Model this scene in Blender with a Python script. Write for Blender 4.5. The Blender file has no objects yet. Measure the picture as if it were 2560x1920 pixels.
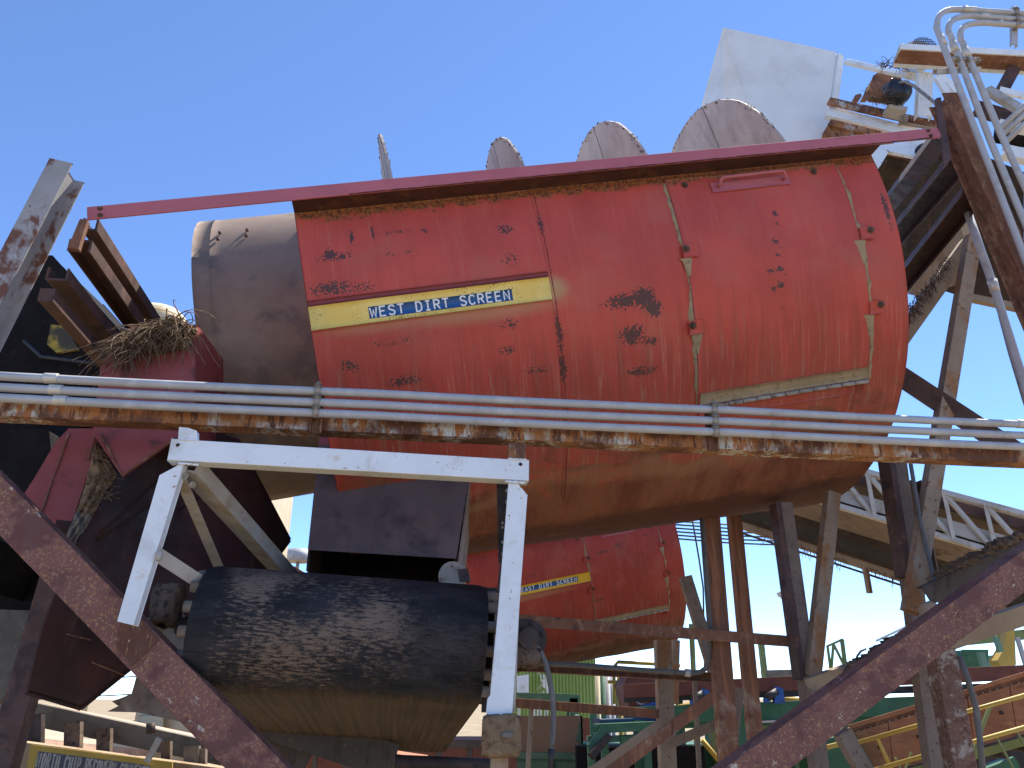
import bpy, math, random
from mathutils import Vector as V
R_ = math.radians
random.seed(11)
scene = bpy.context.scene
COL = scene.collection

# ------------------------------------------------------------------ camera
FPX, PITCH, CAM = 1934.0, R_(22), V((0, 0, 4.2))
cam_d = bpy.data.cameras.new('camera'); cam = bpy.data.objects.new('camera', cam_d); COL.objects.link(cam)
cam_d.sensor_width = 36; cam_d.lens = FPX / 2560 * 36; cam_d.clip_end = 3000; cam_d.clip_start = .05
cam.location = CAM; cam.rotation_euler = (R_(90) + PITCH, 0, 0)
scene.camera = cam
# ------------------------------------------------------------------ world, sun, exposure
SUN_EL, SUN_AZ = R_(62), R_(46)          # azimuth clockwise from +Y (the view direction)
w = bpy.data.worlds.new('World'); scene.world = w; w.use_nodes = True
nt = w.node_tree; bg = nt.nodes['Background']
sky = nt.nodes.new('ShaderNodeTexSky'); sky.sky_type = 'NISHITA'; sky.sun_disc = False
sky.sun_elevation = SUN_EL; sky.sun_rotation = SUN_AZ
sky.air_density = 0.5; sky.dust_density = 0.0; sky.ozone_density = 6.8; sky.altitude = 0
nt.links.new(sky.outputs[0], bg.inputs[0]); bg.inputs[1].default_value = 0.15
sd = bpy.data.lights.new('sun', 'SUN'); sd.energy = 4.2; sd.angle = R_(.5); sd.color = (1, .94, .82)
so = bpy.data.objects.new('sun', sd); COL.objects.link(so)
sdir = V((math.cos(SUN_EL) * math.sin(SUN_AZ), math.cos(SUN_EL) * math.cos(SUN_AZ), math.sin(SUN_EL)))
so.rotation_euler = sdir.to_track_quat('Z', 'Y').to_euler()
scene.view_settings.view_transform = 'Standard'; scene.view_settings.look = 'None'
scene.view_settings.exposure = 1.36; scene.view_settings.gamma = 1.0
scene.view_settings.use_curve_mapping = False
scene.cycles.max_bounces = 5; scene.cycles.diffuse_bounces = 3; scene.cycles.glossy_bounces = 2; scene.cycles.transmission_bounces = 2; scene.cycles.caustics_reflective = False; scene.cycles.caustics_refractive = False

# ------------------------------------------------------------------ geometry helpers
FW = V((0, math.cos(PITCH), math.sin(PITCH))); UP = V((0, -math.sin(PITCH), math.cos(PITCH)))
def ray(x, y): return FW + V(((x - 1280) / FPX, 0, 0)) + UP * ((960 - y) / FPX)
def at(x, y, Y): d = ray(x, y); return CAM + d * (Y / d.y)
TA = at(0, 1000, 4.8); TB = at(2560, 1150, 5.8)
HX = (TB - TA); HX.z = 0; HX.normalize(); N = V((-HX.y, HX.x, 0)); FR = -N
def T(x, y, o=0):                        # a point of the plane o metres behind the front trestle
    d = ray(x, y); return CAM + d * ((TA + N * o - CAM).dot(N) / d.dot(N))
def lerp(a, b, t): return a + (b - a) * t

class MB:
    def __init__(s): s.v = []; s.f = []; s.sm = []; s.uv = {}
    def add(s, vs, fs, smooth=False):
        b = len(s.v); s.v += [V(p) for p in vs]
        for f in fs: s.f.append([b + i for i in f]); s.sm.append(smooth)
        return s
    def box(s, c, ax, ay, az):           # half axes
        vs = [c + ax * i + ay * j + az * k for i in (-1, 1) for j in (-1, 1) for k in (-1, 1)]
        return s.add(vs, [(0, 1, 3, 2), (4, 6, 7, 5), (0, 4, 5, 1), (2, 3, 7, 6), (0, 2, 6, 4), (1, 5, 7, 3)])
    def prism(s, poly, vec):
        n = len(poly); vs = [V(p) for p in poly] + [V(p) + vec for p in poly]
        return s.add(vs, [list(range(n)), list(range(2 * n - 1, n - 1, -1))] + [(i, (i + 1) % n, n + (i + 1) % n, n + i) for i in range(n)])
    def extr(s, prof, a, b, ay, az):
        n = len(prof); vs = [a + ay * p[0] + az * p[1] for p in prof] + [b + ay * p[0] + az * p[1] for p in prof]
        return s.add(vs, [list(range(n)), list(range(2 * n - 1, n - 1, -1))] + [(i, (i + 1) % n, n + (i + 1) % n, n + i) for i in range(n)])
    def tube(s, pts, r, n=12, rr=None):
        pts = [V(p) for p in pts]; m = len(pts); rings = []
        ref = None
        for i, p in enumerate(pts):
            d = (pts[min(i + 1, m - 1)] - pts[max(i - 1, 0)]).normalized()
            if ref is None: ref = d.orthogonal().normalized()
            ref = (ref - d * ref.dot(d)).normalized(); b = d.cross(ref)
            ra = rr[i] if rr else r
            rings.append([p + (ref * math.cos(2 * math.pi * k / n) + b * math.sin(2 * math.pi * k / n)) * ra for k in range(n)])
        base = len(s.v)
        for rg in rings: s.v += rg
        for i in range(m - 1):
            for k in range(n):
                s.f.append([base + i * n + k, base + i * n + (k + 1) % n, base + (i + 1) * n + (k + 1) % n, base + (i + 1) * n + k]); s.sm.append(n > 5)
        s.f.append([base + k for k in range(n)][::-1]); s.sm.append(False)
        s.f.append([base + (m - 1) * n + k for k in range(n)]); s.sm.append(False)
        return s
    def grid(s, fn, us, vs, uv=None, smooth=True):
        b = len(s.v); nu, nv = len(us), len(vs)
        for u in us:
            for v_ in vs:
                if uv: s.uv[len(s.v)] = uv(u, v_)
                s.v.append(fn(u, v_))
        for i in range(nu - 1):
            for j in range(nv - 1):
                s.f.append([b + i * nv + j, b + (i + 1) * nv + j, b + (i + 1) * nv + j + 1, b + i * nv + j + 1]); s.sm.append(smooth)
        return s
    def shell(s, fo, fi, us, vs, uv=None):   # a curved sheet with thickness: outer fn, inner fn, closed rims
        nu, nv = len(us), len(vs)
        b = len(s.v); s.grid(fo, us, vs, uv); c = len(s.v); s.grid(fi, us, vs, uv)
        ed = [(i, 0) for i in range(nu)] + [(nu - 1, j) for j in range(1, nv)] + [(i, nv - 1) for i in range(nu - 2, -1, -1)] + [(0, j) for j in range(nv - 2, 0, -1)]
        for k in range(len(ed)):
            p, q = ed[k], ed[(k + 1) % len(ed)]; x, y = p[0] * nv + p[1], q[0] * nv + q[1]
            s.f.append([b + x, b + y, c + y, c + x]); s.sm.append(False)
        return s

ORG = {}
WEAR = {}                                     # material -> worn spots on the sheet (u, v, ru, rv, strength) and paint overspray spots
def spot(lst, u, v, a, b):
    m = 0.0
    for (pu, pv, ru, rv, kk) in lst:
        x = abs(u - pu) / ru
        if x > a: continue
        d = math.hypot(x, (v - pv) / rv)
        if d >= a: continue
        t = min(1, (a - d) / (a - b)); m = max(m, kk * t * t * (3 - 2 * t))
    return m
def thing(name, label, cat, loc, group=None):
    o = bpy.data.objects.new(name, None); COL.objects.link(o); o.empty_display_size = .2
    o.location = loc; o['label'] = label; o['category'] = cat
    if group: o['group'] = group
    ORG[o.name] = V(loc); return o
def part(name, mb, mat, parent=None, bev=0, label=None, kind=None):
    org = ORG[parent.name] if parent else V((0, 0, 0))
    me = bpy.data.meshes.new(name); me.from_pydata([tuple(p - org) for p in mb.v], [], mb.f)
    me.polygons.foreach_set('use_smooth', mb.sm)
    if mb.uv:
        ul = me.uv_layers.new(name='UVMap')
        for lp in me.loops:
            if lp.vertex_index in mb.uv: ul.data[lp.index].uv = mb.uv[lp.vertex_index]
    me.materials.append(mat); me.update()
    if mb.uv and mat.name in WEAR:
        wl, bl = WEAR[mat.name]; a1 = me.attributes.new('wear', 'FLOAT', 'POINT'); a2 = me.attributes.new('spray', 'FLOAT', 'POINT')
        for i, (u, v) in mb.uv.items():
            if v < 2.6: a1.data[i].value = spot(wl, u, v, 1.35, .15); a2.data[i].value = spot(bl, u, v, 1.0, .25)
    o = bpy.data.objects.new(name, me); COL.objects.link(o)
    if parent: o.parent = parent
    ORG[o.name] = org
    if bev:
        m = o.modifiers.new('Bevel', 'BEVEL'); m.width = bev; m.segments = 2; m.limit_method = 'ANGLE'; m.angle_limit = R_(40)
    if label: o['label'] = label
    if kind: o['kind'] = kind
    return o
def solo(name, mb, mat, label, cat, bev=0, group=None):     # a thing that is one mesh
    c = V((0, 0, 0))
    for p in mb.v: c += p
    c /= len(mb.v); c.z = min(p.z for p in mb.v)
    t = V(c); me_org = bpy.data.objects.new('tmp', None); ORG['__solo'] = t
    class P: pass
    for i in range(len(mb.v)): mb.v[i] = mb.v[i] - t
    o = part(name, mb, mat, None, bev); o.location = t
    bpy.data.objects.remove(me_org)
    o['label'] = label; o['category'] = cat
    if group: o['group'] = group
    return o

def sec(kind, w, d, t=.012):
    h = w / 2
    if kind == 'box': return [(-h, 0), (h, 0), (h, -d), (-h, -d)]
    if kind == 'chan': return [(-h, 0), (h, 0), (h, -d), (h - t, -d), (h - t, -t), (-h + t, -t), (-h + t, -d), (-h, -d)]
    if kind == 'open': return [(-h, 0), (-h + t, 0), (-h + t, -d + t), (h - t, -d + t), (h - t, 0), (h, 0), (h, -d), (-h, -d)]
    if kind == 'angle': return [(-h, 0), (h, 0), (h, -t), (-h + t, -t), (-h + t, -d), (-h, -d)]
    if kind == 'angle2': return [(-h, 0), (h, 0), (h, -d), (h - t, -d), (h - t, -t), (-h, -t)]
    if kind == 'ibeam': return [(-h, 0), (h, 0), (h, -t), (t / 2, -t), (t / 2, -d + t), (h, -d + t), (h, -d), (-h, -d), (-h, -d + t), (-t / 2, -d + t), (-t / 2, -t), (-h, -t)]
def bm_(a, b, w, d, kind='box', hint=None, t=.012, mb=None):
    x = (b - a).normalized(); h = hint or FR; z = (h - x * h.dot(x)).normalized(); y = z.cross(x)
    return (mb or MB()).extr(sec(kind, w, d, t), a, b, y, z)
def bolt(mb, c, nrm, r=.018, h=.014, washer=True):
    if washer: mb.tube([c, c + nrm * h * .35], r * 1.6, 14)
    mb.tube([c + nrm * h * .35, c + nrm * h * 1.6], r, 6)
    return mb.tube([c + nrm * h * 1.6, c + nrm * h * 2.5], r * .55, 8)
def plate(pts, vec): return MB().prism(pts, vec)
def arc(a, ctl, b, n=8): return [a * (1 - t) ** 2 + ctl * 2 * t * (1 - t) + b * t * t for t in [i / n for i in range(n + 1)]]

# ------------------------------------------------------------------ materials
class NT:
    def __init__(s, name):
        s.m = bpy.data.materials.new(name); s.m.use_nodes = True; s.t = s.m.node_tree; s.n = s.t.nodes
        s.dim = '3D'; s.b = s.n['Principled BSDF']; s.tc = s.n.new('ShaderNodeTexCoord')
    def L(s, a, b): s.t.links.new(a, b)
    def map(s, src, st):
        n = s.n.new('ShaderNodeVectorMath'); n.operation = 'MULTIPLY'; s.L(src, n.inputs[0]); n.inputs[1].default_value = st; return n.outputs[0]
    def noise(s, vec, sc, d=5, ro=.6, w=0):
        n = s.n.new('ShaderNodeTexNoise'); s.L(vec, n.inputs['Vector']); n.inputs['Scale'].default_value = sc
        n.inputs['Detail'].default_value = min(d, 5); n.noise_dimensions = s.dim; n.inputs['Roughness'].default_value = ro; n.inputs['Distortion'].default_value = w; return n.outputs[0]
    def rng(s, v, lo, hi, a=0, b=1, smooth=True):
        n = s.n.new('ShaderNodeMapRange'); s.L(v, n.inputs[0]); n.inputs[1].default_value = lo; n.inputs[2].default_value = hi
        n.inputs[3].default_value = a; n.inputs[4].default_value = b
        if smooth: n.interpolation_type = 'SMOOTHSTEP'
        return n.outputs[0]
    def math(s, op, a, b=None):
        n = s.n.new('ShaderNodeMath'); n.operation = op
        for i, x in enumerate((a, b)):
            if x is None: continue
            if isinstance(x, (int, float)): n.inputs[i].default_value = x
            else: s.L(x, n.inputs[i])
        return n.outputs[0]
    def mix(s, f, a, b):
        n = s.n.new('ShaderNodeMix'); n.data_type = 'RGBA'
        if isinstance(f, (int, float)): n.inputs[0].default_value = f
        else: s.L(f, n.inputs[0])
        for x, i in ((a, 6), (b, 7)):
            if isinstance(x, tuple): n.inputs[i].default_value = (*x, 1)
            else: s.L(x, n.inputs[i])
        return n.outputs[2]
    def finish(s, col, rough=.6, metal=0, bump=None, bs=.3, bd=.004, spec=.4):
        s.L(col, s.b.inputs['Base Color'])
        if isinstance(rough, (int, float)): s.b.inputs['Roughness'].default_value = rough
        else: s.L(rough, s.b.inputs['Roughness'])
        s.b.inputs['Metallic'].default_value = metal; s.b.inputs['Specular IOR Level'].default_value = spec
        if bump is not None:
            n = s.n.new('ShaderNodeBump'); n.inputs['Strength'].default_value = bs; n.inputs['Distance'].default_value = bd
            s.L(bump, n.inputs['Height']); s.L(n.outputs[0], s.b.inputs['Normal'])
        return s.m
def M(name, base, layers=(), rough=.65, metal=0, var=.25, vs=2.5, bump=40, bs=.25, bd=.003, spec=.35):
    """base colour with soft variation, then layers (colour, scale, lo, hi, stretch, detail)"""
    k = NT(name); co = k.tc.outputs['Object']
    n0 = k.noise(co, vs, 4, .6)
    col = k.mix(k.rng(n0, .3, .7, 0, 1), tuple(c * (1 - var) for c in base), tuple(min(1, c * (1 + var)) for c in base))
    for i, l in enumerate(layers):
        c, sc, lo, hi = l[:4]; st = l[4] if len(l) > 4 else (1, 1, 1); d = min(5, l[5]) if len(l) > 5 else 5
        vec = k.n.new('ShaderNodeVectorMath'); vec.operation = 'ADD'; k.L(k.map(co, st), vec.inputs[0]); vec.inputs[1].default_value = (3.7 * i + 1.3, 1.9 * i, 5.1 * i)
        m = k.rng(k.noise(vec.outputs[0], sc, d, .65, .3), lo, hi)
        col = k.mix(m, col, c)
    hb = k.noise(co, bump, 3, .7)
    rg = k.rng(k.noise(co, 9, 2), .3, .7, max(.05, rough - .1), min(1, rough + .1))
    return k.finish(col, rg, metal, hb, bs, bd, spec)

RUST = (.17, .065, .032); ORANGE = (.34, .14, .05); DARK = (.045, .022, .018); TAN = (.33, .22, .12); DUST = (.30, .22, .15)
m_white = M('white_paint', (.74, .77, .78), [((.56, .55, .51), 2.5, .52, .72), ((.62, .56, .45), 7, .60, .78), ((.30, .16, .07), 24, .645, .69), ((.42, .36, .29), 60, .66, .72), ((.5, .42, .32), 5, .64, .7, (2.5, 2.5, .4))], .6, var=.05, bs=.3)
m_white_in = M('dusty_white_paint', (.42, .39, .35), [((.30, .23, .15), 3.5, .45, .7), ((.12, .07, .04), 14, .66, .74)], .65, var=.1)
m_galv = M('galvanised_conduit', (.40, .40, .41), [((.48, .48, .48), 7, .5, .7), ((.30, .28, .26), 5, .55, .75), ((.8, .8, .78), 30, .72, .75)], .62, .12, var=.06, bs=.08)
m_coup = M('conduit_coupling', (.52, .50, .45), [((.36, .33, .28), 12, .5, .75)], .5, .3, var=.08)
m_rustpaint = M('white_paint_rusting_through', (.50, .48, .44),
                [((.30, .13, .05), 1.6, .42, .53, (1, 1, 1)), (ORANGE, 9.0, .47, .56, (1.6, 1.6, .45)), ((.11, .045, .028), 2.4, .46, .60, (1, 1, 1)), ((.10, .042, .026), 14, .52, .62, (2, 2, .4)), ((.42, .20, .08), 34, .58, .68, (2, 2, .4)), ((.62, .58, .52), 30, .68, .72)], .75, var=.08, bs=.35)
m_brownred = M('red_oxide_steel', (.185, .080, .062),
               [((.125, .052, .044), 5, .5, .72), ((.30, .15, .075), 46, .545, .62), ((.42, .27, .16), 85, .585, .65), ((.46, .38, .30), 13, .63, .68), ((.13, .055, .045), 3.5, .52, .60)], .75, var=.15, bs=.3)
m_greyrust = M('weathered_grey_steel', (.30, .29, .29), [((.145, .060, .038), 3.6, .52, .60, (1, 1, .6), 10), ((.22, .11, .06), 30, .62, .7), ((.45, .44, .43), 8, .62, .75), ((.06, .04, .035), 18, .66, .72, (1, 1, .3))], .75, var=.12, bs=.35)
m_rustface = M('brown_pitted_rust', (.19, .085, .050), [((.30, .17, .10), 14, .5, .68, (1, 1, .5)), ((.09, .04, .035), 5, .54, .7), ((.40, .27, .18), 55, .62, .7)], .8, var=.2, bs=.45)
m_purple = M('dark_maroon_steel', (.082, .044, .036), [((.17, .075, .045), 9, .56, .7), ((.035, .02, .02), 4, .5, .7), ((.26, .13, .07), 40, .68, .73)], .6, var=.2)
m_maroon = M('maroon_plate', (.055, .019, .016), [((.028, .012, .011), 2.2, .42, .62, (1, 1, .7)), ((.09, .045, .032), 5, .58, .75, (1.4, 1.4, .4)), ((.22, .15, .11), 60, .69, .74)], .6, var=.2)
m_redchute = M('red_chute_paint', (.27, .062, .062), [((.10, .035, .033), 2.6, .55, .66), ((.05, .03, .03), 30, .70, .75), ((.17, .09, .07), 4, .62, .75)], .55, var=.1)
m_rail = M('red_rail_paint', (.44, .125, .145), [((.34, .09, .10), 3, .5, .75), ((.09, .035, .04), 30, .72, .76), ((.40, .14, .15), 5, .6, .8, (.3, .3, 1))], .5, var=.07, bs=.06)
m_dkflange = M('dark_flange_paint', (.060, .022, .018), [((.11, .05, .022), 6, .5, .7), ((.03, .014, .012), 10, .55, .75)], .8)  # dark brown flange tone, also on the end plate and rail weld
m_drum = M('worn_grey_steel', (.215, .147, .112), [((.26, .19, .14), 2.2, .48, .68), ((.125, .098, .088), 1.6, .5, .66), ((.28, .22, .18), 50, .62, .75), ((.05, .035, .03), 45, .70, .75)], .78, 0, var=.15, vs=1.3, bs=.2)
m_disc = M('dusty_disc_steel', (.44, .36, .32), [((.33, .26, .235), 2.5, .45, .65, (1, 1, .4)), ((.54, .46, .41), 9, .58, .75, (2, 2, .3)), ((.17, .125, .10), 22, .64, .74)], .75, 0, var=.1, bs=.15)
m_dirtrim = M('caked_dirt', (.13, .09, .065), [((.05, .035, .03), 20, .5, .65), ((.25, .18, .12), 35, .6, .75)], .95, var=.3, bump=60, bs=.9, bd=.01)
m_mud = M('dry_mud', (.25, .165, .095), [((.11, .065, .035), 12, .48, .65), ((.36, .26, .16), 40, .6, .75), ((.05, .03, .02), 60, .66, .75)], .95, var=.25, bump=45, bs=1., bd=.012)
m_root = M('dried_roots', (.21, .135, .075), [((.10, .06, .035), 14, .45, .6), ((.36, .25, .15), 25, .58, .75)], .9, var=.25)
m_iron = M('dark_iron', (.045, .032, .028), [((.10, .055, .035), 10, .55, .7), ((.02, .016, .015), 5, .5, .7)], .65, .2, var=.2)
m_black = M('black_paint', (.014, .012, .012), [((.035, .028, .025), 8, .6, .75), ((.2, .17, .12), 40, .74, .78)], .92, var=.2, spec=.1)
m_rubber = M('black_rubber', (.030, .030, .034), [((.07, .06, .055), 8, .55, .75)], .6, var=.2)
m_tan = M('dusty_tan_steel', (.34, .25, .165), [((.24, .15, .085), 4, .5, .7, (1, 1, .5)), (ORANGE, 9, .62, .72), ((.14, .07, .04), 25, .66, .74)], .8, var=.12)
m_orangepost = M('orange_rust_tan_steel', (.29, .22, .16), [((.29, .14, .06), 2.6, .50, .63, (1, 1, .6)), ((.16, .075, .035), 14, .56, .68), ((.40, .32, .24), 30, .62, .74), ((.12, .07, .045), 45, .62, .7)], .85, var=.12, bs=.4)
m_rustpost = M('streaked_brown_rust', (.20, .090, .052), [((.30, .13, .065), 4, .48, .62, (3, 3, .25)), ((.11, .05, .036), 6, .55, .7, (3, 3, .25)), ((.37, .27, .20), 1.5, .60, .70, (1, 1, .8)), ((.32, .2, .13), 50, .66, .74)], .85, var=.15, bs=.35)
m_greypost = M('grey_brown_steel', (.20, .152, .12), [((.10, .055, .04), 30, .56, .68), ((.085, .05, .038), 3, .55, .72), ((.27, .23, .19), 5, .6, .75)], .8, var=.15)
m_cream = M('cream_render', (.60, .50, .34), [((.50, .38, .22), 3, .5, .75, (1, 1, .4)), ((.4, .3, .2), 25, .66, .74)], .85, var=.08)  # plain cream, the render's own colour
m_board = M('cream_boards', (.62, .55, .43), [((.44, .34, .24), 4, .52, .7, (.4, .4, 2)), ((.3, .2, .13), 22, .66, .72)], .85, var=.1)
m_pinkboard = M('pink_board', (.52, .34, .26), [((.4, .25, .18), 6, .5, .7)], .85, var=.1)
m_conc = M('grey_concrete', (.20, .172, .14), [((.13, .11, .09), 4, .45, .65), ((.28, .25, .21), 30, .6, .75)], .9, var=.15, bs=.4)
m_green = M('green_paint', (.032, .115, .058), [((.055, .145, .08), 4, .5, .7), ((.10, .11, .06), 5, .62, .75)], .55, var=.15)
m_sage = M('sage_green_paint', (.15, .27, .18), [((.24, .33, .23), 3, .5, .7), ((.16, .12, .07), 10, .66, .74)], .6, var=.12)
m_dkgreen = M('bottle_green_paint', (.030, .10, .060), [((.05, .14, .08), 3, .5, .7), ((.12, .09, .05), 8, .64, .74)], .6, var=.15)
m_olive = M('olive_paint', (.19, .22, .08), [((.12, .10, .05), 5, .55, .7), ((.28, .29, .13), 9, .6, .75)], .65, var=.15)
m_yellow = M('yellow_paint', (.46, .31, .06), [((.40, .26, .06), 8, .56, .72), ((.2, .12, .05), 30, .68, .74)], .55, var=.1)
m_blue = M('blue_paint', (.020, .085, .30), [((.03, .05, .12), 8, .55, .7)], .5, var=.2)
m_rustconv = M('orange_brown_board', (.33, .15, .085), [((.22, .09, .05), 6, .5, .68, (.5, .5, 1.5)), ((.43, .23, .12), 12, .6, .74), ((.10, .05, .035), 30, .68, .74)], .85, var=.15)
m_redband = M('red_brown_skirt', (.15, .050, .034), [((.10, .035, .028), 4, .5, .7)], .7, var=.15)
m_oldconc = M('old_dark_concrete', (.125, .108, .086), [((.07, .06, .048), 3, .45, .65), ((.19, .165, .13), 30, .58, .72)], .95, var=.2, bs=.5)
m_scuff = M('scuffed_brown_steel', (.17, .095, .068), [((.33, .28, .23), 7, .53, .62), ((.12, .055, .038), 22, .5, .62), ((.40, .34, .28), 45, .6, .7)], .8, var=.15, bs=.35)
m_dkbeam = M('dirty_dark_channel', (.085, .070, .060), [((.05, .04, .035), 6, .5, .7, (2, 2, .4)), ((.15, .115, .09), 20, .6, .72)], .85, var=.15, bs=.4)
m_whiteclean = M('clean_white_sheet', (.70, .72, .72), [((.62, .63, .62), 1.2, .45, .7), ((.34, .2, .1), 26, .70, .74), ((.52, .52, .5), 60, .70, .75)], .6, var=.03, bs=.06)
m_lightgrey = M('pale_grey_guard', (.44, .44, .43), [((.34, .33, .32), 6, .5, .7)], .6, var=.06)
m_lamp = M('lamp_housing', (.75, .76, .74), [], .5, var=.04)
m_wire = M('cable', (.05, .05, .055), [], .6)
m_plastic = M('black_plastic_sheet', (.018, .020, .028), [], .35, var=.3, bump=14, bs=.8, bd=.02)
m_blueplate = M('blue_name_plate', (.020, .085, .24), [((.03, .11, .29), 6, .5, .7)], .4, var=.06, bs=.02)
m_greyplate = M('faded_grey_blue_plate', (.085, .088, .115), [((.13, .12, .13), 6, .5, .7)], .6, var=.08)
m_letter = M('white_letters', (.72, .74, .76), [((.55, .57, .6), 14, .55, .7)], .5, var=.03, bs=.02)
m_letter2 = M('weathered_letters', (.40, .39, .36), [((.3, .29, .27), 14, .5, .65)], .7, var=.05)
m_ledge = M('red_ledge_paint', (.20, .035, .036), [((.14, .03, .03), 8, .5, .7)], .5, var=.08)
m_seal = M('beige_sealant', (.33, .25, .15), [((.20, .155, .10), 14, .5, .65), ((.16, .2, .17), 5, .62, .7), ((.12, .06, .04), 40, .66, .72)], .85, var=.12, bs=.6, bd=.006)
m_bolt = M('rusty_bolt', (.11, .065, .05), [((.2, .12, .08), 20, .5, .7)], .7, .3, var=.2)
m_palebolt = M('dusty_clamp_steel', (.33, .29, .25), [((.18, .12, .09), 16, .5, .68)], .6, .4, var=.12)
m_hose = M('grey_hose', (.13, .125, .12), [((.24, .22, .2), 12, .55, .75), ((.05, .05, .05), 20, .6, .7)], .75, var=.15)
m_ground = M('dry_dirt_ground', (.26, .205, .13), [((.21, .16, .10), .25, .45, .65), ((.29, .23, .15), 1.3, .55, .7), ((.2, .15, .1), 8, .6, .7)], .95, var=.1, vs=.12, bump=6, bs=.5, bd=.05)

def lime_siding():
    k = NT('lime_siding_peeling'); co = k.tc.outputs['Object']
    base = k.mix(k.rng(k.noise(co, .6, 5), .35, .65), (.21, .30, .075), (.28, .38, .11))
    pe = k.rng(k.noise(k.map(co, (1, 1, .35)), 1.1, 9, .7, .4), .60, .615)
    return k.finish(k.mix(pe, base, (.75, .74, .70)), .7, 0, k.noise(co, 8), .2)
m_lime = lime_siding()
def belt_mat():
    k = NT('dirty_black_belt'); k.dim = '2D'; uv = k.tc.outputs['UV']
    sep = k.n.new('ShaderNodeSeparateXYZ'); k.L(uv, sep.inputs[0])
    x, y = sep.outputs[0], sep.outputs[1]
    base = k.mix(k.rng(k.noise(k.map(uv, (1, 3, 1)), 3, 5), .35, .65), (.011, .0115, .0135), (.026, .026, .029))
    # dusty film rubbed into blotches, tracks along the running direction near the left edge
    blot = k.noise(k.map(uv, (15, 74, 1)), 1, 5, .80, .1); big = k.noise(k.map(uv, (1.6, 2.2, 1)), 1.3, 3, .5)
    track = k.math('MULTIPLY', k.noise(k.map(uv, (15, .25, 1)), 1, 4, .6, .2), k.rng(x, .62, .38))
    edge = k.rng(x, .10, .22); edge2 = k.rng(x, 1.55, 1.12)
    th = k.math('ADD', k.math('MULTIPLY', blot, .72), k.math('ADD', k.math('MULTIPLY', big, .48), k.math('MULTIPLY', track, .16)))
    dust = k.math('MULTIPLY', k.math('MULTIPLY', k.rng(th, .585, .73), edge), k.math('MAXIMUM', edge2, .18))
    col = k.mix(k.math('MULTIPLY', dust, .72), base, (.22, .155, .11))
    col = k.mix(k.math('MULTIPLY', k.rng(k.math('ADD', y, k.math('MULTIPLY', k.math('SUBTRACT', k.noise(k.map(uv, (5, 7, 1)), 1, 5, .7), .5), .35)), .80, .98), .92), col, k.mix(k.rng(k.noise(k.map(uv, (26, .5, 1)), 1, 6, .7), .35, .65), (.045, .027, .016), (.088, .052, .03)))
    cracks = k.rng(k.noise(k.map(uv, (1.6, 46, 1)), 1, 6, .7, 1.2), .62, .66)
    col = k.mix(k.math('MULTIPLY', cracks, k.rng(y, .85, .7)), col, (.010, .010, .013))
    return k.finish(col, .74, 0, k.math('SUBTRACT', blot, cracks), .3, .005, .22)
m_belt = belt_mat()

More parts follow.
